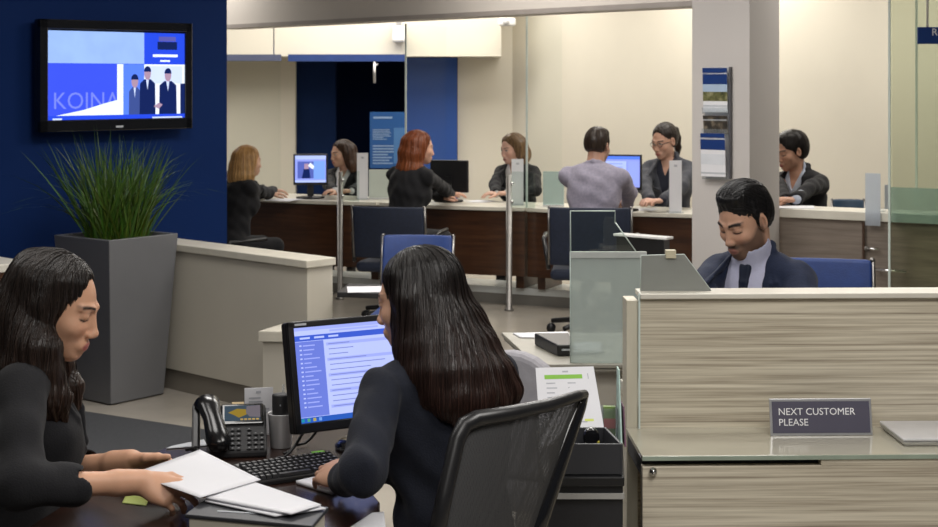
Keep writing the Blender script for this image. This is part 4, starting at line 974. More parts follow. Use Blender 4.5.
# acrylic holder with leaflets, and standing brochures
Yh = 3.80; t = thing('leaflet_holder', 'clear holder with green leaflets against the laminate counter', 'holder', (PX(609.5,Yh),Yh,ZC))
m = MB(); hh = PZ(407,Yh)-ZC; m.bb((-.022,-.02,0),(.02,-.017,hh)); m.bb((-.022,.02,0),(.02,.023,hh)); m.bb((-.022,-.017,0),(-.019,.02,hh)); m.bb((.017,-.017,0),(.02,.02,hh)); m.bb((-.02,-.017,0),(.018,.02,.004)); obj('case', m, acrylic, t)
m = MB(); m.bb((-.016,-.012,.005),(.014,.010,hh*1.03)); obj('green_leaflets', m, pm('leaflet green', (.12,.20,.03), .5, var=.4, nscale=60), t); m = MB(); m.bb((-.016,-.0128,.03),(.014,-.0122,.055)); obj('red_label', m, pm('red label', (.45,.05,.04), .5), t)
for i, (dx, nm, cl_, lab, zt1) in enumerate([(.0,'plum', (.10,.015,.06), 'plum coloured brochure standing against the end of the laminate counter', 405), (-.0095,'mint', (.45,.62,.56), 'pale mint brochure standing against the end of the laminate counter', 370)]):
    Yq = 3.775; x = PX(622.5,Yq)+dx-.0005; zt1 = PZ(zt1,Yq); o = obj('brochure', MB().add([(x,Yq-.06,ZC+.001),(x+.004,Yq-.06,ZC+.001),(x+.004,Yq+.06,ZC+.001),(x,Yq+.06,ZC+.001),(x,Yq-.02+.02*i,zt1),(x+.003,Yq-.02+.02*i,zt1),(x+.003,Yq+.05,zt1),(x,Yq+.05,zt1)], [(3,2,1,0),(4,5,6,7),(0,1,5,4),(1,2,6,5),(2,3,7,6),(3,0,4,7)]), pm(nm+' brochure', cl_, .4, var=.2, nscale=40)); tag(o, lab, 'brochure', 'brochures beside the black tray')

# ================================================================ middle counter with glass screen and black terminal
ZM = .75
t = thing('side_counter', 'grey stone topped counter with a black terminal, left of the laminate counter', 'counter')
m = MB(); poly = [(.113,5.23),(.207,4.64),(.60,4.64),(.60,5.23)]; m.prism(poly, ZM-.012, ZM); m.prism([(.121,5.22),(.213,4.647),(.60,4.647),(.60,5.22)], ZM-.024, ZM-.012, 1); obj('worktop', m, [stonegrey, pm('grey edge', (.27,.255,.215), .4)], t, .002)
m = MB(); m.prism([(.16,5.15),(.25,4.70),(.59,4.70),(.59,5.15)], 0, ZM-.022); obj('body', m, wallbeige, t)
t = thing('card_terminal', 'flat black terminal with pale lettering on the grey counter', 'terminal', D(549,352,ZM), .0)
t.location = (PX(556,4.86),4.86,ZM)
m = MB(); m.add([(-.065,.12,0.001),(.0,-.085,0.001),(.05,-.08,0.001),(.05,.125,0.001),(-.065,.12,.040),(.0,-.085,.036),(.05,-.08,.036),(.05,.125,.040)], [(0,1,2,3)[::-1],(4,5,6,7),(0,1,5,4),(1,2,6,5),(2,3,7,6),(3,0,4,7)]); obj('casing', m, blackpl, t, .004)
m = MB(); m.box((.027,-.0845,.021), (.028,.0012,.006), rotz(.1)); obj('maker_mark', m, papergrey, t)
zm = ZM+.0006
quad_sheet('paper_sheet', [D(520,338,zm), D(571,339,zm), D(568,332.5,zm), D(513,334,zm)], 'white sheet behind the black terminal on the grey counter', .004)
m4 = quad_sheet('paper_sheet', [D(573,355,zm), D(603,354,zm), D(601,345,zm), D(573,345,zm)], 'white papers beside the black terminal, behind the frosted screen', .010)
t = thing('glass_partition', 'frosted screen with a clear cut-off upper pane standing on the grey counter', 'glass screen')
Yg = 4.665; zlo, zmid = ZM+.001, PZ(251.5,Yg); xl, xrr = PX(570.5,Yg), PX(646.5,Yg)
m = MB(); m.bb((xl,Yg-.004,zlo),(xrr,Yg+.004,zmid-.020)); obj('frosted_pane', m, frost, t)
m = MB(); m.bb((xl,Yg-.006,zmid-.020),(xrr,Yg+.006,zmid)); obj('rail', m, pm('pale rail', (.50,.53,.51), .3), t, .001)
zt0 = PZ(211,Yg); pp = [(xl,zmid),(PX(636,Yg),zmid),(PX(615,Yg),PZ(222,Yg)),(PX(615,Yg),zt0),(xl,zt0)]
m = MB(); m.slab([(x,Yg,z) for x, z in pp], (0,1,0), .006); obj('clear_pane', m, clear2, t)
m = MB(); lp_ = [Vector((x,Yg,z)) for x, z in pp]
m.tube([lp_[1],lp_[2]], .0022, 6); m.tube([lp_[2],lp_[3],lp_[4],lp_[0]], .0026, 6); m.tube([lp_[0],Vector((xl,Yg,zlo))], .0026, 6); obj('edge', m, glassedge, t)

# ================================================================ laminate counter (front right)
yaw = math.radians(1.6); t = thing('teller_counter', 'streaked taupe laminate teller counter with glass shelf at the front right', 'counter', (PX(640,4.05),4.05,0), yaw)
TC = t; ZTOP = PZ(293.5,4.05); zs = .69; XE = 1.10
m = MB(); m.bb((0,0,zs-.03),(XE,.03,ZTOP-.012)); obj('upper_panel', m, streak, t, .001)
m = MB(); m.bb((-.0,-.012,ZTOP-.014),(XE,.10,ZTOP)); obj('top', m, cappale, t, .002)
m = MB(); m.bb((-.036,.004,0),(-.0048,.09,PZ(300.5,4.05))); obj('end_panel', m, streakedge, t, .002)
m = MB(); m.bb((-.0045,-.004,zs-.03),(.0005,.004,ZTOP)); obj('corner_trim', m, glassedge, t)
m = MB(); yfs = -(4.05-PY(456,zs)); m.bb((-.037,yfs,zs-.012),(XE,0,zs)); m.bb((-.037,yfs-.0015,zs-.012),(XE,yfs,zs-.001),1); obj('shelf', m, [shelfg, shelfe], t, .001)
m = MB(); m.bb((-.036,yfs+.004,.02),(XE,yfs+.034,zs-.028)); m.bb((PX(806,3.74)-PX(640,3.74),yfs+.003,zs-.029),(XE,yfs+.034,zs-.0125)); obj('lower_panel', m, streak, t, .0015)
m = MB(); m.bb((-.034,yfs+.0355,zs-.06),(XE,-.004,zs-.0122)); obj('slot_shade', m, blackmat, t)  # matt black block stands in for the shade in the slot under the shelf
m = MB(); m.lathe([(.0095,0),(.0095,.010),(.006,.012),(.006,.014)], (-.010,yfs+.004,zs-.038), 20, R=Matrix.Rotation(PI/2,3,'X')); obj('lock', m, chrome, t)
m = MB(); m.bb((0,.03,.715),(XE,.42,.74)); obj('worktop', m, cappale, t, .003)
for x in (0, XE-.03): m = MB(); m.bb((x,.092,0),(x+.03,.40,.715)); obj('side_panel', m, streak, t)
RC = rotz(yaw)
def on_tc(x, y, z): return TC.location+RC@Vector((x,y,z))
# sign
k = (819-CX)/F
ws = .272; xs = .352; t = thing('counter_sign', 'NEXT CUSTOMER PLEASE sign in a silver frame on the glass shelf', 'sign', on_tc(xs-.020, -.10, zs+.0005), yaw)
hs_ = .094
m = MB(); m.add([(0,0,0),(ws,0,0),(ws,.018,hs_),(0,.018,hs_),(0,.006,0),(ws,.006,0),(ws,.024,hs_),(0,.024,hs_)], [(0,1,2,3),(7,6,5,4),(1,0,4,5),(2,1,5,6),(3,2,6,7),(0,3,7,4)]); m.bb((.01,.004,0),(ws-.01,.03,.004)); obj('frame', m, alu, t, .001)
SMx = frame_M((ws/2,.009-.0006,hs_/2), (1,0,0), (0,.018,hs_)); s = Screen(SMx, ws-.012, hs_-.012)
s.rect(0,0,1,1, pm('sign slate', (.085,.08,.115), .45, var=.03)); s.make('panel', t)
m = MB(); lm = SMx@Matrix.Translation((-ws/2+.022,.006,.0009)); text_mb('NEXT CUSTOMER', .0255, lm, m, ext=.0002); text_mb('PLEASE', .0255, SMx@Matrix.Translation((-ws/2+.022,-.0215,.0009)), m, ext=.0002); obj('lettering', m, pm('sign white', (.85,.85,.87), .6), t)
# closed laptop
t = thing('laptop', 'closed silver white laptop on the glass shelf right of the sign', 'laptop', on_tc(.645, -.225, zs+.0005), yaw)
m = MB(); 
def slabt(x0,x1,y0,y1,z0,z1,tp,m): return m.add([(x0+tp,y0+tp,z0),(x1-tp,y0+tp,z0),(x1-tp,y1-tp,z0),(x0+tp,y1-tp,z0),(x0,y0,z1),(x1,y0,z1),(x1,y1,z1),(x0,y1,z1)], [(3,2,1,0),(4,5,6,7),(0,1,5,4),(1,2,6,5),(2,3,7,6),(3,0,4,7)])
slabt(.0,.30,.0,.205,0,.012,.006,m); obj('base', m, alu, t, .003); m = MB(); slabt(.0,.30,.0,.205,.0125,.020,0,m); obj('lid', m, pm('silver white lid', (.66,.66,.68), .35, .3), t, .003)
# satin screen on the counter top and the small clip block
t = thing('glass_partition', 'grey satin screen with a sloping right edge on the teller counter', 'glass screen')
z0_ = ZTOP+.0005; Yq = 4.10
pp = [(PX(640.8,Yq),z0_),(PX(711,Yq),z0_),(PX(684,Yq),PZ(254.5,Yq)),(PX(641.3,Yq),PZ(255.5,Yq))]
m = MB(); m.slab([(x,Yq,z) for x, z in pp], (0,1,0), .007); obj('pane', m, frost2, t)
m = MB(); q4 = [Vector((x,Yq,z)) for x, z in pp]; m.tube([q4[1],q4[2],q4[3],q4[0]], .0022, 6); obj('edge', m, glassedge, t)
t = thing('clip', 'small cream clip on the top edge of the grey satin screen', 'clip', (PX(670.5,Yq),Yq,PZ(255,Yq)-.004))
m = MB(); w2 = .014; m.bb((-w2,-.010,.004),(w2,.012,.018)); m.bb((-w2,-.010,-.004),(w2,-.006,.004)); m.bb((-w2,.006,-.004),(w2,.012,.004)); obj('block', m, pm('cream plastic', (.55,.50,.36), .5), t, .001)
# ================================================================ people
from mathutils.bvhtree import BVHTree
skin_m = pm('skin', (.5,.3,.2), .48, var=.04, nscale=30, vcol=True, spec=.35, sss=.08)
hairmats = {}
def hair_mat(rough=.34):
    return pm('hair', (.02,.015,.012), rough, var=.22, nscale=40, stretch=(3,3,.35), vcol=True, spec=.32, bump=.2, bscale=90)
def cloth(name, col, rough=.85, var=.12, bump=.18, sc=60): return pm(name, col, rough, var=var, nscale=sc, bump=bump, bscale=260, spec=.25, sheen=.05)
def arr(v): return np.array(v, float)
def unit(v): v = arr(v); return v/np.linalg.norm(v)
def frame(fwd, up=(0,0,1), roll=0.):
    y = unit(fwd); x = np.cross(y, arr(up)); x = x/np.linalg.norm(x); z = np.cross(x, y)
    if roll:
        c, s_ = math.cos(roll), math.sin(roll); x, z = x*c+z*s_, z*c-x*s_
    return np.stack([x, y, z], 1)
def ik(a, b, l1, l2, pole):
    a, b = arr(a), arr(b); d = b-a; L = np.linalg.norm(d); L_ = min(L, (l1+l2)*.995); u = d/L
    if L > (l1+l2)*.995: k = L/(l1+l2)/.995; l1, l2, L_ = l1*k, l2*k, L
    x = (l1*l1-l2*l2+L_*L_)/(2*L_); h = math.sqrt(max(l1*l1-x*x, 0)); p = arr(pole)-u*np.dot(arr(pole), u); p = p/np.linalg.norm(p)
    return a+u*x+p*h

def add_head(v, C, R, s, fem):
    def E(c, r, k, op='u', rot=None):
        RR = R if rot is None else R@rot; v.ell(C+R@(arr(c)*s), arr(r)*s, RR, k*s, op)
    def K(a, b, r1, r2, k): v.cap(C+R@(arr(a)*s), C+R@(arr(b)*s), r1*s, r2*s, k*s)
    E((0,-.020,.036), (.073,.094,.078), .01)
    E((0,.030,-.020), (.060,.060,.085), .03)
    E((0,.022,-.055), (.052 if fem else .057,.055,.048), .02)
    E((0,.066,-.093), (.022 if fem else .027,.022,.019), .03)
    for q in (-1,1):
        E((q*.037,.055,-.026), (.024,.026,.020), .02)
        E((q*.030,.100,.004), (.0175,.016,.0125), .022, 's')
        E((q*.030,.0735,.003), (.0145,.0135,.0115), .004)
        K((q*.014,.087,.021), (q*.046,.070,.021), .0065, .005, .014)
        E((q*.073,-.006,-.006), (.008,.018,.031), .006, 'u', np.array(Matrix.Rotation(q*.35,3,'Z')))
        E((q*.077,-.003,-.006), (.006,.009,.018), .004, 's')
        E((q*.011,.096,-.041), (.0075,.009,.007), .006)
    K((0,.084,.010), (0,.101,-.032), .0075, .0090, .012)
    E((0,.1035,-.0365), (.0098,.0098,.0088), .008)
    E((0,.084,-.068), (.026,.012,.017), .012)
    E((0,.0925,-.0645), (.019,.006,.0048), .006)
    E((0,.0915,-.0740), (.016,.0065,.0054), .006)
    K((-.021,.090,-.0695), (.021,.090,-.0695), .0022, .0022, .004)
    
def face_cols(V, C, R, s, skin, lip, brow, o, open_eyes=False, beard=0., fem=True):
    p = (V-C)@R/s; x, y, z = p[:,0], p[:,1], p[:,2]; ax = np.abs(x); n = len(V)
    col = np.tile(arr(skin), (n,1))
    def mixin(mask, c):
        m = np.clip(mask, 0, 1)[:, None]; col[:] = col*(1-m)+arr(c)*m
    sm = lambda d, w: np.clip(.5-d/w, 0, 1)
    head = (np.abs(p).max(1) < .16)
    if beard:
        low = sm(np.maximum(z+.040-.018*np.clip((.06-y)/.06,0,1)*2, -.120-z), .022)*sm(-(y+.006), .02)
        up = sm(np.sqrt((x/.020)**2+((z+.0705)/.009)**2)-1, .5)
        mixin(head*low*(1-up)*beard, (.055,.036,.028))
        mixin(head*sm(np.abs(z+.056)-.0045, .005)*sm(ax-.026, .008)*(y > .07)*beard, (.035,.022,.018))
    mixin(head*(y > .05)*sm(np.sqrt(((ax-.036)/.016)**2+((z+.030)/.014)**2)-1, 1.2)*.22, arr(skin)*arr((1.12,.82,.78)))
    mixin(head*(y > .078)*sm(np.sqrt((x/.021)**2+((z+.0695)/.0105)**2)-1, .35), lip)
    mixin(head*(y > .078)*sm(np.abs(z+.0695)-.0008, .002)*sm(ax-.019,.004)*.7, arr(lip)*.35)
    bz = .0215+.0035*np.sin(np.clip((ax-.012)/.036,0,1)*PI*.8)
    mixin(head*(y > .045)*sm(np.abs(z-bz)-(.0036 if fem else .0050), .003)*sm(np.abs(ax-.031)-.0195, .005), brow)
    if open_eyes:
        eye = sm(np.sqrt(((ax-.030)/.0125)**2+((z-.002)/.0052)**2)-1, .3)*(y > .05)*head
        mixin(eye, (.62,.58,.55)); mixin(eye*sm(np.sqrt((ax-.029)**2+(z-.002)**2)-.0052, .002), (.03,.018,.012))
        mixin(head*(y > .05)*sm(np.abs(z-.0075)-.0013, .002)*sm(np.abs(ax-.030)-.0145, .004), (.02,.014,.012))
    else:
        lz = -.0045-.0028*np.cos((ax-.030)/.015*PI/2)
        mixin(head*(y > .05)*sm(np.abs(z-lz)-.0024, .0026)*sm(np.abs(ax-.031)-.0155, .004)*.92, (.022,.015,.013))
        mixin(head*(y > .05)*sm(np.abs(z-.0125)-.0012, .003)*sm(np.abs(ax-.031)-.014, .005)*.45, arr(skin)*.45)
    mixin(head*sm(np.sqrt(((ax-.008)/.0035)**2+((z+.0505)/.0025)**2)-1, .5)*(y > .095)*.7, arr(skin)*.25)
    return col

def add_hand(v, w, d, n, side, s=1., curl=(.35,.4,.25), fem=True, spread=.0, thumb=None, fingers=None):
    """side=+1 right hand, -1 left hand; d along the hand, n out of the palm"""
    d = unit(d); n = arr(n); n = unit(n-d*np.dot(n, d)); t = side*np.cross(d, n); f = .92 if fem else 1.05; q = s*f
    w = arr(w)
    kn = []
    for i in range(4):
        b = w+d*.012*q+t*(.014-.009*i)*q; e = w+d*(.086-.004*abs(i-1)-.004*max(0,i-1))*q+t*(.029-.0195*i)*q-n*(.004-.003*abs(i-1.3))*q
        v.cap(b, e, .0125*q, .0105*q, .016*q); kn.append(e)
    v.ell(w+d*.045*q+n*.004*q, (.038*q,.042*q,.013*q), np.stack([t, d, n], 1), .012*q)
    v.ell(w+d*.035*q+t*.022*q+n*.008*q, (.016*q,.028*q,.013*q), np.stack([t, d, n], 1), .012*q)
    for i, L in enumerate((.070,.078,.073,.057)):
        cu = curl if fingers is None else fingers[i]
        ang = 0.; p = kn[i]; r = (.0088,.0091,.0086,.0076)[i]*q; sp = t*(spread*(1.5-i)*.1)
        for j, (fr, a) in enumerate(zip((.46,.30,.24), cu)):
            ang += a; dr = unit(d*math.cos(ang)+n*math.sin(ang)+sp); e = p+dr*L*fr*q
            v.cap(p, e, r, r*.92, .0035*q if j else .007*q); p = e; r *= .92
    th = thumb or ((.62,.62,.25),(.88,.25,.25),(.95,.0,.15))
    p = w+d*.020*q+t*.020*q+n*.006*q; r = .0125*q
    for j, (a, L) in enumerate(zip(th, (.044,.034,.027))):
        e = p+unit(d*a[0]+t*a[1]+n*a[2])*L*q; v.cap(p, e, r, r*.88, .008*q if j == 0 else .004*q); p = e; r *= .88

def noise_fold(seed, amp, wl):
    r_ = np.random.default_rng(seed); ks = [(unit(r_.normal(size=3)*arr((1,1,1.3)))*2*PI/(wl*r_.uniform(.7,1.6)), r_.uniform(0,2*PI)) for _ in range(7)]
    def fn(X, Y, Z):
        a = 0
        for k, ph in ks: a = a+np.sin(X*k[0]+Y*k[1]+Z*k[2]+ph)
        return amp*a/3.
    return fn

DBG = []; SEAT = []
def person(label, C, s, face, body, lean, hands, fem=True, h=.007, skin=(.50,.28,.18), lip=(.36,.12,.10), brow=(.03,.02,.015), open_eyes=True,
           beard=0., jacket=(.011,.011,.013), shirt=None, tie=None, sleeve=1., hair=None, sh=None, headfwd=.045, neck=.135, vneck=.26, jname='jacket',
           pole=None, trousers=(.012,.012,.014), legs=True, arms=(.285,.25), roll=0., strands=0, name_j=None, floorz=0., shz=.45, vopen=True, kneefwd=.34, ufold=.004, tor=1.):
    root = thing('person', label, 'person', (C[0], C[1], 0)); base = arr((C[0], C[1], 0))
    C = arr(C); R = frame(face, roll=roll); b = unit((body[0], body[1], 0)); z = arr((0,0,1)); U = z*math.cos(lean)+b*math.sin(lean); Fw = b*math.cos(lean)-z*math.sin(lean); X = np.cross(b, z)
    T = np.stack([X, Fw, U], 1); sw = sh or (.150 if fem else .178)
    N = C-s*(neck*z+headfwd*unit((R[0,1],R[1,1],0))); pel = N-s*.52*U
    tl_ = lambda x, y, zz: pel+T@(arr((x*(tor if abs(x) > 0 else 1),y,zz))*s)
    shj = {+1: tl_(sw/tor,-.008,shz), -1: tl_(-sw/tor,-.008,shz)}
    elj, wrj = {}, {}
    for q in (1,-1):
        hd = hands[q]; wrj[q] = arr(hd['w']); pl_ = hd.get('pole', X*q*.9-b*.25-z*.25); elj[q] = ik(shj[q], wrj[q], arms[0]*s, arms[1]*s, pl_)
    allp = [C+.17*s, C-.17*s, pel-.2*s, pel+.2*s]+list(shj.values())+list(elj.values())+[wrj[1], wrj[-1]]+[wrj[q]+unit(hands[q]['d'])*.2*s for q in (1,-1)]
    lo = np.min(allp, 0)-.13*s; hi = np.max(allp, 0)+.13*s; lo[2] = max(lo[2], pel[2]-.12*s)
    SEAT.append((pel, b))
    DBG.append((label[:28], [tuple(round(float(x), 1) for x in (CX+F*p[0]/p[1], VH+F*(EYE-p[2])/p[1], p[2]*100)) for p in (N, pel, shj[1], shj[-1], elj[1], elj[-1], wrj[1], wrj[-1])]))
    # torso ellipsoids: centre, radii
    if fem: tor_e = [((0,0,.02),(.165,.125,.12)),((0,.005,.17),(.125,.098,.15)),((0,0,.35),(.148,.112,.15)),((.068,.075,.33),(.06,.052,.06)),((-.068,.075,.33),(.06,.052,.06)),((0,-.012,.435),(.13,.082,.085))]
    else: tor_e = [((0,0,.02),(.165,.13,.12)),((0,.01,.17),(.148,.115,.16)),((0,0,.35),(.170,.122,.16)),((.07,.06,.36),(.08,.055,.075)),((-.07,.06,.36),(.08,.055,.075)),((0,-.012,.435),(.155,.09,.09))]
    if tor != 1: tor_e = [((c[0]*tor,c[1],c[2]),(r[0]*tor,r[1],r[2])) for c, r in tor_e]
    def torso(v, g):
        for c, r in tor_e: v.ell(tl_(*[c[0]/tor if c[0] else 0,c[1],c[2]]), (arr(r)+g)*s, T, .05*s)
        nb = N+s*.012*U
        for q in (1,-1): v.cap(nb-U*.03*s, shj[q]+U*.006*s-T[:,0]*q*.015*s, (.046+g*.7)*s, (.042+g)*s, .03*s)
    def arm(v, q, g, stop=1.):
        e = elj[q]; w_ = e+(wrj[q]-e)*stop
        a0, a1, a2 = ((.044,.036,.028) if fem else (.051,.042,.032)); a2 = a1+(a2-a1)*stop
        v.cap(shj[q], e, (a0+g)*s, (a1+g)*s, .022*s); v.cap(e, w_, (a1+g)*s, (a2+g*.8)*s, .02*s)
    # ---- body: one continuous skin
    v = Vol(lo, hi, h); torso(v, -.004)
    for q in (1,-1): arm(v, q, -.006)
    for q in (1,-1):
        e = elj[q]; v.cap(e+(wrj[q]-e)*.8, wrj[q], (.027 if fem else .031)*s, (.0235 if fem else .028)*s, .015*s)
    nr = (.046,.050) if fem else (.056,.060)
    v.cap(C+R@(arr((0,-.022,-.055))*s), N-U*.02*s, nr[0]*s, nr[1]*s, .02*s); add_head(v, C, R, s, fem)
    for q in (1,-1):
        hd = hands[q]; add_hand(v, wrj[q], hd['d'], hd['n'], q, s, hd.get('curl', (.45,.55,.35)), fem, hd.get('spread',0), hd.get('thumb'), hd.get('fingers'))
    V, Q = v.mesh(); V = relax(V, Q, 1, .35); cols = face_cols(V, C, R, s, skin, lip, brow, None, open_eyes, beard, fem)
    np_obj('body', V-base, Q, skin_m, root, cols)
    # ---- shirt
    if shirt is not None:
        v = Vol(lo, hi, h); torso(v, .004)
        nb = N+s*.012*U
        v.cap(nb-U*.02*s, nb+U*.030*s+Fw*.008*s, (nr[1]+.010)*s, (nr[0]+.010)*s, .01*s)
        v.cap(nb+U*.0*s, nb+U*.075*s+Fw*.02*s, (nr[0]+.002)*s, (nr[0]+.002)*s, .004*s, 's')
        if fem or tie is None: 
            # open collar
            def wd_(Xg, Yg, Zg):
                p = [Xg-pel[0], Yg-pel[1], Zg-pel[2]]; l = [sum(T[j, i]*p[j] for j in range(3))/s for i in range(3)]
                return (np.maximum(np.maximum(np.abs(l[0])-np.clip((l[2]-.43)*.42,-.02,.05), .01-l[1]), .43-l[2])*s).astype(np.float32)
            v.put(wd_, tl_(0,.06,.5)-.16*s, tl_(0,.06,.5)+.16*s, .006*s, 's')
        for q in (1,-1):
            if sleeve >= 1: e = elj[q]; v.cap(shj[q], e, .030*s, .030*s, .02*s); v.cap(e, e+(wrj[q]-e)*.7, .030*s, .030*s, .01*s); v.cap(e+(wrj[q]-e)*.7, e+(wrj[q]-e)*1.02, (.034 if fem else .040)*s, (.031 if fem else .036)*s, .01*s)
        V, Q = v.mesh(); V = relax(V, Q, 1, .4); np_obj('shirt', V-base, Q, cloth('shirt '+str(shirt), shirt, .75, .04, .1), root)
    if tie is not None:
        qa, qb = tl_(-.12,-.05,.1), tl_(.12,.25,.6); v = Vol(np.minimum(qa,qb)-.1, np.maximum(qa,qb)+.1, h*.8)
        pts = [(0,.072,.515),(0,.098,.47),(0,.128,.40),(0,.137,.33),(0,.130,.22)]; rs = [.020,.015,.020,.024,.026]
        for i in range(len(pts)-1):
            for dx in (-.5,.5): v.cap(tl_(dx*rs[i],pts[i][1]-.006,pts[i][2]), tl_(dx*rs[i+1],pts[i+1][1]-.006,pts[i+1][2]), rs[i]*.62*s, rs[i+1]*.62*s, .008*s)
        V, Q = v.mesh(); V = relax(V, Q, 2, .5); np_obj('necktie', V-base, Q, cloth('tie '+str(tie), tie, .55, .05, .1), root)
    # ---- jacket
    if jacket is not None:
        v = Vol(lo, hi, h); torso(v, .014)
        for q in (1,-1): arm(v, q, .010, sleeve)
        v.ell(tl_(0,-.0,-.03), (arr((.175,.135,.09)))*s, T, .05*s)
        if vopen:
            def wj(Xg, Yg, Zg):
                p = [Xg-pel[0], Yg-pel[1], Zg-pel[2]]; l = [sum(T[j, i]*p[j] for j in range(3))/s for i in range(3)]
                return (np.maximum(np.maximum(np.maximum(np.abs(l[0])-np.clip((l[2]-vneck)*.30,-.02,.066), .012-l[1]), l[1]-.172), vneck-l[2])*s).astype(np.float32)
            # lapels and collar lie on the jacket before the opening is cut
            def front(x, zz):
                for yy in np.linspace(.26, -.05, 80):
                    g = np.round((tl_(x, yy, zz)-v.lo)/v.h).astype(int)
                    if np.all(g >= 0) and np.all(g < v.n) and v.d[tuple(g)] < 0: return yy
                return .05
            for q in (1,-1):
                zs_ = [vneck, vneck+.08, vneck+.15, .47, .505]; 
                for o_, rr in ((.010,.0085),(.026,.0085)):
                    pts = [tl_(q*(max((zz-vneck)*.30,0)+o_*(.4+.6*min(1,(zz-vneck)/.12)) if zz < .48 else q*0+(.066+o_*.7)), front(q*(max((zz-vneck)*.30,0)+o_), zz)-.001, zz) for zz in zs_]
                    pts.append(tl_(q*(.060+o_*.3), -.015, .54-o_*.5)); v.chain(pts, [rr*s]*len(pts), .006*s)
            v.chain([tl_(.064,-.012,.540), tl_(.045,-.05,.552), tl_(0,-.068,.556), tl_(-.045,-.05,.552), tl_(-.064,-.012,.540)], [.0145*s]*5, .012*s)
            v.put(wj, tl_(0,.1,.42)-.28*s, tl_(0,.1,.42)+.28*s, .006*s, 's')
        else:
            v.chain([tl_(.06,.03,.525), tl_(.066,-.012,.530), tl_(.045,-.05,.540), tl_(0,-.068,.545), tl_(-.045,-.05,.540), tl_(-.066,-.012,.530), tl_(-.06,.03,.525)], [.012*s]*7, .012*s)
        # neck hole
        v.cap(N-U*.0*s+Fw*.012*s, N+U*.12*s+Fw*.03*s, (nr[1]+.004)*s, (nr[1]+.012)*s, .006*s, 's')
        for q in (1,-1):
            e = elj[q]; r0 = .056*s
            for k_ in range(0): # creases at the inner elbow
                cpt = e+(shj[q]-e)*(.05+.11*k_); 
                ax_ = unit(np.cross(shj[q]-e, X)+.25*X*(k_%2)); v.cap(cpt-ax_*.05*s+T[:,1]*.02*s, cpt+ax_*.05*s+T[:,1]*.02*s, .012*s, .010*s, .03*s)
            we = e+(wrj[q]-e)*sleeve; wu = unit(wrj[q]-e)
            rr = (.036-.008*sleeve if fem else .033)+.0085
            v.cap(we-wu*.02*s, we-wu*.004*s, rr*s, rr*s, .012*s)
            v.cap(we+wu*.004*s, we+wu*.022*s, (rr-.007)*s, (rr-.007)*s, .004*s, 's')
        v.warp(noise_fold(int(abs(C[0])*1000)+3, ufold*s, .085*s))
        V, Q = v.mesh(); V = relax(V, Q, 1, .4); np_obj(jname, V-base, Q, cloth(jname+' '+str(jacket), jacket), root)
    # ---- legs
    if legs:
        hv = max(h*1.6, .009); v = Vol(np.minimum(pel-.45*s, pel+b*.5*s-.4*s)*arr((1,1,0))+arr((0,0,floorz-.02)), np.maximum(pel+.45*s, pel+b*.5*s+.4*s), hv)
        for q in (1,-1):
            hip = pel+X*q*.085*s; kn = pel+X*q*.105*s+b*kneefwd*s; kn[2] = max(pel[2]-.02, floorz+.3); an = kn+b*.02*s; an[2] = floorz+.10
            v.cap(hip, kn, .088*s, .062*s, .05*s); v.cap(kn, an, .060*s, .042*s, .03*s)
        v.ell(pel, (.17*s,.14*s,.10*s), T, .05*s)
        V, Q = v.mesh(); V = relax(V, Q, 2, .5); np_obj('trousers', V-base, Q, cloth('trousers '+str(trousers), trousers), root)
        for q in (1,-1):
            kn = pel+X*q*.105*s+b*(kneefwd+.02)*s; c = arr((kn[0],kn[1],floorz)); v = Vol(c-.22*s, c+.3*s, hv*.7)
            v.cap(c+arr((0,0,.055))-b*.02*s, c+b*.14*s+arr((0,0,.036)), .042*s, .032*s, .02); v.cap(c+arr((0,0,.1)), c+arr((0,0,.05)), .042*s, .04*s, .02); 
            V, Q = v.mesh(); V[:,2] = np.maximum(V[:,2], floorz+.002); np_obj('shoe', V-base, Q, blackpl, root)
    # ---- hair
    if hair: hair(root, base, C, R, s, h, dict(N=N, T=T, pel=pel, tl=tl_, X=X, b=b, sh=shj), strands)
    return root

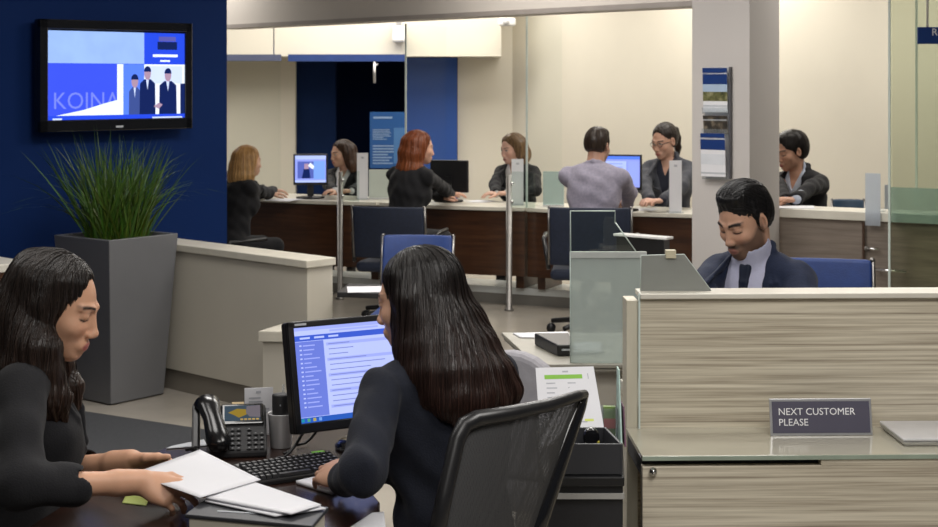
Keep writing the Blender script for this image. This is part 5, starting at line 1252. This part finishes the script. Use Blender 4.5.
def finish_hair(v, root, base, C, R, s, col, tipcol, strands, relaxn=1, amp=.0022, freq=46, part=(0,.02), seed=1, wave=.0, sr=.0011, zt=None, comb=None, name='hair'):
    def groove(X, Y, Z):
        a = np.arctan2(Y-C[1]-R[1,1]*part[1]*s, X-C[0]-R[0,1]*part[1]*s)
        return amp*s*(np.sin(a*freq+3*np.sin(a*5+Z*9)+Z*6)+.6*np.sin(a*freq*.43+Z*11))
    v.warp(groove); V, Q = v.mesh(); V = relax(V, Q, relaxn, .3)
    a = np.arctan2(V[:,1]-C[1], V[:,0]-C[0]); st = .5+.5*np.sin(a*57+2*np.sin(a*13)+V[:,2]*14); st = .75+.5*st*(.5+.5*np.sin(a*23+1))
    ztop = C[2]+.1*s; zl = V[:,2].min() if zt is None else zt; f = np.clip((ztop-V[:,2])/max(ztop-zl,.02), 0, 1)[:,None]**1.5
    cols = (arr(col)*(1-f)+arr(tipcol)*f)*st[:,None]
    ho = np_obj(name, V-base, Q, hair_mat(), root, cols)
    if strands:
        bv = BVHTree.FromPolygons([tuple(p) for p in V], [tuple(int(i) for i in q) for q in Q]); r_ = random.Random(seed); mb = MB(); sc_c = []
        Rm = Matrix(R.tolist()); Cv = Vector(C)
        for _ in range(strands):
            p = Vector(V[r_.randrange(len(V))]); 
            if r_.random() < .55 : p = Cv+Rm@Vector((r_.uniform(-.07,.07)*s, r_.uniform(-.10,.07)*s, .13*s))
            pts = []; L = r_.uniform(.12,.42)*s; step = .009*s; ph = r_.uniform(0,6.3); wob = r_.uniform(-.25,.25)
            for k in range(int(L/step)):
                co_, no, ix, ds = bv.find_nearest(p)
                if co_ is None or ds > .03: break
                if no.z < -.75: break
                pts.append(co_+no*(.0009*s+.0006))
                lp_ = Rm.transposed()@(co_-Cv)
                if comb: g = comb(lp_/s); g = Rm@Vector(g)
                else:
                    rad = Rm@Vector((lp_.x-part[0]*s, (lp_.y-part[1]*s)*.45, 0)); rad = rad.normalized() if rad.length > 1e-5 else Vector((1,0,0))
                    g = Vector((0,0,-1))*(1-max(0,no.z)*.6)+rad*max(0,no.z)*1.2
                g = g-no*g.dot(no); 
                if g.length < 1e-4: break
                g.normalize(); sd = no.cross(g); p = co_+(g+sd*(wob*.12+wave*math.sin(ph+k*.35)))*step
            if len(pts) > 4:
                n = len(pts); rr = sr*r_.uniform(.6,1.25)*s; b0 = len(mb.v)
                mb.tube(pts, [rr*(1-.7*(k/(n-1))**3) for k in range(n)], 4, cap=False)
                c = r_.uniform(.55,1.9)
                for q in pts:
                    f_ = min(1,max(0,(ztop-q.z)/max(ztop-zl,.02)))**1.5; cc = [(col[i]*(1-f_)+tipcol[i]*f_)*c for i in range(3)]; sc_c += [cc]*4
        if mb.v:
            mb.v = [tuple(arr(q)-base) for q in mb.v]; so = obj('hair_strands', mb, hair_mat(), ho, smooth=True); so['kind'] = 'stuff'
            at_ = so.data.color_attributes.new('Col', 'FLOAT_COLOR', 'POINT'); at_.data.foreach_set('color', [x for c in sc_c for x in (*c, 1)])
    return ho
def hcap(v, C, R, s, grow=0., cut=True, hairline=.070, facew=.062, k=.012):
    v.ell(C+R@(arr((0,-.023,.040))*s), (arr((.079,.101,.084))+grow)*s, R, .01*s)
    v.ell(C+R@(arr((0,-.045,-.01))*s), (arr((.074,.070,.085))+grow)*s, R, .03*s)
def facecut(v, C, R, s, hairline=.070, facew=.060, ycut=.0):
    v.ell(C+R@(arr((0,.097+ycut,-.045))*s), arr((facew+.006,.088,hairline+.060))*s, R, .018*s, 's')
def hvol(C, s, h, down=.3, side=.22): C = arr(C); return Vol(C-arr((side,side,down))*s, C+arr((side,side,.17))*s, h)

def long_hair(col, tip, locks, lockr, down=.45, hairline=.068, facew=.058, fall=None, wave=.0, amp=.0011, seed=1, part=(0,.02), extra=None, side_w=.030, bulge=0., volscale=1.):
    """hair falling past the shoulders: locks are chains of world points"""
    def fn(root, base, C, R, s, h, J, strands):
        v = hvol(C, s, h, down, .30); hcap(v, C, R, s, bulge)
        for q in (1,-1):
            v.chain([C+R@(arr(p)*s) for p in ((q*.058,.005,.065),(q*.070,-.012,.0),(q*.070,-.022,-.06))], [.026*s,side_w*s,side_w*s], .03*s)
        facecut(v, C, R, s, hairline, facew)
        for pts, rs in locks(C, R, s, J): v.chain([arr(p) for p in pts], [r*s*lockr for r in rs], .034*s)
        if extra: extra(v, C, R, s)
        finish_hair(v, root, base, C, R, s, col, tip, strands, amp=amp, wave=wave, seed=seed, part=part)
    return fn
def short_hair(col, grow=-.004, nape=-.05, hairline=.066, up=.0, comb=None, seed=1, amp=.0012, sideb=.02):
    def fn(root, base, C, R, s, h, J, strands):
        v = hvol(C, s, h, .2); v.ell(C+R@(arr((0,-.022,.044))*s), (arr((.078,.101,.084))+grow)*s, R, .01*s)
        v.ell(C+R@(arr((0,.008,.092+up*.7))*s), arr((.058,.066,.026+up*.6))*s, R, .025*s)
        v.ell(C+R@(arr((0,-.05,.0))*s), (arr((.073,.066,.072))+grow)*s, R, .03*s)
        for q in (1,-1): v.cap(C+R@(arr((q*.068,.008,.04))*s), C+R@(arr((q*.0695,.010,-.010))*s), .009*s, .0055*s, .012*s)
        v.ell(C+R@(arr((0,.104,-.02))*s), arr((.073,.068,hairline+.040))*s, R, .008*s, 's')
        v.put(lambda X, Y, Z: ((((X-C[0])*R[0,2]+(Y-C[1])*R[1,2]+(Z-C[2])*R[2,2])-nape*s+.25*np.minimum(0,((X-C[0])*R[0,1]+(Y-C[1])*R[1,1]+(Z-C[2])*R[2,1])+.02*s)).astype(np.float32)*1.0), C-.2*s, C-.0*s, .01*s, 's')
        for q in (1,-1): v.ell(C+R@(arr((q*.078,-.012,-.010))*s), arr((.018,.022,.034))*s, R, .006*s, 's')
        finish_hair(v, root, base, C, R, s, col, col, strands, amp=amp, freq=60, seed=seed, comb=comb, sr=.0009)
    return fn
def hand(u, v, Y, d, n, **k): return dict(w=P(u, v, Y), d=d, n=n, **k)
def handz(u, v, z, d, n, **k): Y = PY(v, z); return dict(w=P(u, v, Y), d=d, n=n, **k)
DOWN = (0,0,-1)

# ---- the woman at the left, holding the sheet with both hands
def lw_locks(C, R, s, J):
    H = lambda x, y, zz: C+R@(arr((x,y,zz))*s); out = []
    for i, (u1, du, dv, yy) in enumerate([(50,66,419,3.185),(42,54,422,3.17),(33,44,412,3.155)]):
        out.append(([H(.052,-.030-.016*i,.045), H(.062,-.036-.020*i,-.04), P(u1-1,350,3.19-.008*i), P(u1+2,374,3.185-.008*i), P(du-4,398,yy), P(du,dv+2,yy+.01)], [.026,.026,.022,.020,.015,.005]))
    for i, (u1, du, dv, yy) in enumerate([(24,22,396,3.155),(12,4,398,3.17),(0,-10,400,3.2),(-6,-20,400,3.26),(-4,-20,395,3.33)]):
        out.append(([H(.046-.022*i,-.066-.006*i,.055), H(.052-.024*i,-.088-.003*i,-.03), P(u1+8,345,yy+.04), P(u1,370,yy+.02), P(du,dv,yy)], [.032,.034,.034,.030,.012]))
    for i in range(3): out.append(([H(-.066,-.02-.03*i,.03), H(-.072,-.03-.03*i,-.06), P(64-10*i,362,3.36), P(76-9*i,386,3.355), P(80-8*i,410,3.35)], [.022,.021,.016,.012,.005]))
    return out
WL = P(57,305,3.28)
person('long haired woman in a black blazer at left, holding out a sheet of paper', WL, .945, (.955,-.05,-.31), (.96,.22), .16,
       {1: hand(141,482,3.07, (.95,-.10,-.28), (-.1,.72,-.70), curl=(.30,.45,.30), fingers=((.18,.22,.12),(.45,.5,.3),(.6,.65,.4),(.7,.7,.45)), thumb=((.75,.45,.1),(.95,.05,.2),(.98,-.1,.15)), pole=(-.8,-.35,.2)),
        -1: hand(131,461,3.34, (.98,-.16,.02), (.0,-.62,-.78), fingers=((.30,.35,.2),(.4,.45,.3),(.45,.5,.3),(.5,.5,.3)), curl=(.4,.4,.3), thumb=((.8,.55,.1),(.97,.12,.0),(.98,.05,-.05)), pole=(-.7,.35,-.05))},
       h=.0030, skin=(.60,.335,.215), lip=(.42,.13,.115), brow=(.022,.014,.011), open_eyes=False, jacket=(.0095,.0095,.0115), shirt=(.010,.010,.011), sleeve=.44, vneck=.25,
       hair=long_hair((.012,.0085,.007),(.034,.018,.012), lw_locks, 1., down=.40, hairline=.078, facew=.056, seed=5, part=(-.01,.04), wave=.10), strands=900, headfwd=.055, neck=.118, shz=.470, sh=.155, arms=(.27,.265))

# ---- the dark haired woman seen from behind
def cw_locks(C, R, s, J):
    H = lambda x, y, zz: C+R@(arr((x,y,zz))*s); out = []
    vs_ = [296,322,348,374,400,422]; Lu = [408,409,411,413,416,424]; Ru = [455,468,483,499,510,511]
    Yb = [3.312,3.285,3.252,3.218,3.195,3.185]; bow = [.085,.085,.085,.095,.11,.12]; rr = [.034,.034,.033,.030,.021,.004]
    for i in range(9):
        f = i/8; dv = (-4,4,-5,5,-3,4,-6,1,-9)[i]
        out.append(([P(Lu[k]+(Ru[k]-Lu[k])*f, vs_[k]+(dv if k > 3 else 0), Yb[k]+bow[k]*(2*f-.85)**2*.8) for k in range(6)], rr))
    return out
CWp = P(417,299,3.36)
person('woman in a navy blazer with long straight hair, seen from behind at the monitor', CWp, .935, (-.93,.36,-.20), (-.60,.80), .20,
       {-1: hand(343,479,3.20, (-.60,.80,.02), (.42,.10,-.90), curl=(.32,.55,.4), thumb=((.7,.6,.2),(.9,.2,.3),(.9,-.1,.4)), pole=(.10,-.92,.0)),
        1: hand(376,464,3.27, (-.96,.16,.02), (.05,.2,-.95), curl=(.45,.6,.4), pole=(.8,.3,-.3))},
       kneefwd=.33, h=.0032, skin=(.58,.34,.235), lip=(.40,.14,.12), brow=(.02,.013,.01), open_eyes=True, jacket=(.0085,.0105,.0185), shirt=(.55,.55,.60), sleeve=.96, vneck=.25, sh=.172, tor=1.06,
       hair=long_hair((.0075,.006,.0055),(.034,.016,.012), cw_locks, 1.02, down=.44, hairline=.066, facew=.054, seed=8, part=(0,.03), wave=.03), strands=1300, headfwd=.05, jname='blazer', ufold=.005)

# ---- the man behind the laminate counter
comb_back = lambda p: (p.x*2.2, -.8, -.25 if abs(p.x) < .05 else -.9)
person('bearded man in a navy suit and tie behind the laminate counter', P(744,219.5,4.66), .93, (-.70,-.58,-.42), (-.58,-.81), .26,
       {1: hand(690,330,4.30, (-.5,-.85,0), DOWN, curl=(.3,.4,.3)), -1: hand(748,345,4.28, (-.6,-.8,0), DOWN, curl=(.3,.4,.3))},
       fem=False, h=.0032, skin=(.56,.325,.225), lip=(.38,.17,.14), brow=(.012,.009,.008), open_eyes=False, beard=.74, jacket=(.010,.016,.040), shirt=(.46,.47,.62), tie=(.008,.013,.032), vneck=.20,
       hair=short_hair((.0075,.007,.008), -.002, -.045, .062, .012, comb_back, 2), strands=700, sh=.148, headfwd=.05, neck=.134, jname='suit_jacket', ufold=.003)

# ---- back row
def fall(ends, x0=.07, r=.03):
    """simple falling hair behind and beside the head; ends: list of (head-local start, drop, spread)"""
    def f(C, R, s, J):
        H = lambda x, y, zz: C+R@(arr((x,y,zz))*s); out = []
        for (x, y, drop, sx, sy) in ends: out.append(([H(x,y,.03), H(x*1.08,y*1.08,-.05), H(x*1.08,y*1.08,-.05)+arr((0,0,-drop*.5*s))+R[:,0]*sx*.5*s+R[:,1]*sy*.5*s, H(x*1.08,y*1.08,-.05)+arr((0,0,-drop*s))+R[:,0]*sx*s+R[:,1]*sy*s], [r,r,r*.95,r*.5]))
        return out
    return f
ring = lambda drop, sp=.0: [(.070*math.sin(a), -.024-.080*math.cos(a), drop*(1 if abs(a) < 1.2 else .9), sp*math.sin(a), -sp*math.cos(a)) for a in np.linspace(-1.5, 1.5, 9)]
HB = .0062
ptd = dict(curl=(.3,.35,.2))
person('blonde haired woman in a black jacket sitting at the left back desk', P(249,161,10.75), .92, (.80,.58,-.10), (.78,.62), .22,
       {1: handz(273,190,.785, (.85,.4,-.1), DOWN, **ptd), -1: handz(270,194,.775, (.9,.3,0), DOWN, **ptd)}, h=HB, skin=(.55,.34,.24), open_eyes=True,
       hair=long_hair((.36,.20,.075),(.50,.30,.12), fall(ring(.14,.03)), 1.05, down=.36, seed=12, amp=.0022), strands=160, headfwd=.05)
person('brunette woman clerk in a black blazer behind the left back desk', P(341.5,153.5,12.25), .92, (-.80,-.58,-.12), (-.35,-.93), .15,
       {1: handz(335,190.5,.785, (-.7,-.7,0), DOWN, **ptd), -1: handz(352,190.5,.785, (-.9,-.4,0), DOWN, **ptd)}, kneefwd=.16, h=HB, skin=(.56,.33,.23), open_eyes=True, shirt=(.62,.62,.62), brow=(.03,.018,.012),
       hair=long_hair((.045,.022,.013),(.085,.042,.024), fall(ring(.12,.035)), 1.1, down=.34, seed=13, amp=.0022), strands=160, headfwd=.04)
person('woman with long red hair in a black jacket sitting at the middle back desk', P(420,147.5,10.25), .955, (.93,.33,-.12), (.62,.78), .25,
       {1: handz(450,194,.790, (.9,.35,0), DOWN, **ptd), -1: handz(440,197,.785, (.9,.4,0), DOWN, **ptd)}, h=HB, skin=(.60,.34,.24), open_eyes=True,
       hair=long_hair((.16,.040,.012),(.27,.085,.028), fall([q for q in ring(.22,.03) if q[1] < .0]), 1.05, down=.42, seed=14, amp=.0022, facew=.064, hairline=.074), strands=200, headfwd=.055)
person('blonde woman clerk in a black blazer behind the middle back desk', P(512,148.5,11.6), .96, (-.76,-.58,-.20), (-.45,-.9), .22,
       {1: handz(496,193,.785, (-.8,-.5,0), DOWN, **ptd), -1: handz(508,193,.785, (-.95,-.2,0), DOWN, **ptd)}, kneefwd=.16, h=HB, skin=(.60,.36,.27), open_eyes=True, shirt=(.60,.58,.56), brow=(.10,.06,.03),
       hair=long_hair((.13,.075,.032),(.24,.145,.070), fall(ring(.07,.01)), .95, down=.3, seed=15, amp=.002), strands=140, headfwd=.045, sh=.15)
person('man in a grey lilac shirt with short brown hair, seated with his back to us', P(598,146,9.75), .97, (.50,.85,-.12), (.30,.95), .20,
       {1: handz(628,203,.80, (-.2,.9,.1), DOWN, **ptd), -1: handz(606,203,.79, (.5,.8,0), DOWN, **ptd)}, fem=False, h=HB, skin=(.48,.27,.19), open_eyes=True, brow=(.03,.02,.015), beard=.4,
       jacket=(.30,.28,.35), jname='long_sleeved_shirt', vopen=False, trousers=(.02,.022,.03), hair=short_hair((.030,.019,.013), -.002, -.055, .066, .004, None, 3), strands=120, sh=.182, headfwd=.05, ufold=.005)
def pony(v, C, R, s):
    H = lambda x, y, zz: C+R@(arr((x,y,zz))*s)
    v.chain([H(0,-.10,.045), H(.0,-.145,.03), H(.01,-.165,-.03), H(.015,-.165,-.10), H(.02,-.15,-.16)], [.022*s,.024*s,.027*s,.024*s,.010*s], .015*s)
def pony_hair(root, base, C, R, s, h, J, strands):
    v = hvol(C, s, h, .3); v.ell(C+R@(arr((0,-.022,.042))*s), arr((.078,.100,.083))*s, R, .01*s); v.ell(C+R@(arr((0,-.05,.0))*s), arr((.072,.062,.07))*s, R, .03*s)
    facecut(v, C, R, s, .072, .066)
    for q in (1,-1): v.ell(C+R@(arr((q*.080,.0,-.02))*s), arr((.02,.03,.045))*s, R, .006*s, 's')
    pony(v, C, R, s); finish_hair(v, root, base, C, R, s, (.020,.013,.010), (.03,.018,.013), strands, seed=4, comb=lambda p: (-p.x*.5, -1, .1))
pw = person('ponytailed woman clerk with glasses in a grey blazer behind the right back desk', P(664,141,10.95), 1.05, (-.66,-.68,-.26), (-.42,-.9), .20,
       {1: handz(650,200,.80, (-.5,-.85,0), DOWN, **ptd), -1: handz(663,200.5,.80, (-.9,-.4,0), DOWN, **ptd)}, kneefwd=.16, h=HB, skin=(.55,.32,.23), open_eyes=True, jacket=(.052,.055,.068), shirt=(.02,.022,.035),
       hair=pony_hair, strands=120, headfwd=.05, sh=.155)
def small_glasses(root, C, face, s):
    R = frame(face); C = arr(C); base = arr((C[0], C[1], 0)); mb = MB(); H = lambda x, y, zz: Vector(C+R@(arr((x,y,zz))*s)-base)
    for q in (1,-1):
        mb.tube([H(q*.031+.019*math.cos(a), .098-.006*abs(math.cos(a)), .0+.015*math.sin(a)) for a in np.linspace(0, 2*PI, 17)], .0018*s, 6); mb.tube([H(q*.050,.094,.004), H(q*.078,.02,.006)], .0018*s, 6)
    mb.tube([H(-.012,.1,.002), H(.012,.1,.002)], .0018*s, 6); obj('glasses', mb, blackpl, root)
small_glasses(pw, P(664,141,10.95), (-.66,-.68,-.26), 1.05)
person('dark haired clerk in a black blazer half hidden by the pillar', P(791,151,9.72), 1.03, (-.90,-.36,-.26), (-.72,-.70), .24,
       {1: hand(786,199.5,9.1, (-.9,-.4,0), DOWN, pole=(-.5,.6,.5), **ptd), -1: hand(796,199.5,9.06, (-.95,-.2,0), DOWN, pole=(.7,.2,.9), **ptd)}, h=HB, skin=(.50,.28,.19), open_eyes=False, shirt=(.42,.46,.55),
       hair=short_hair((.014,.011,.010), .004, -.075, .064, .006, None, 6), strands=120, headfwd=.055, sh=.15, floorz=.0)
# seats of the back row customers
def seat_for(i, label, fab, wid, zt, drop=.13, turn=0., **k):
    pel, b = SEAT[i]; c_, s_ = math.cos(turn), math.sin(turn); b = (b[0]*c_-b[1]*s_, b[0]*s_+b[1]*c_); visitor_chair('office_chair', label, (pel[0]-b[0]*.03, pel[1]-b[1]*.03, 0), math.atan2(-b[0], b[1]), fab, 1., wid, zt, 'office chairs of the customers', True, max(.30, pel[2]-drop-.02), **k)
seat_for(3, 'dark office chair with armrests under the blonde customer', navyfab, .46, .76)
seat_for(5, 'dark navy office chair with armrests under the red haired customer', navyfab, .48, .80, turn=.45)
seat_for(7, 'dark navy chair on casters under the man in the lilac shirt', navyfab, .50, .84, turn=.2)
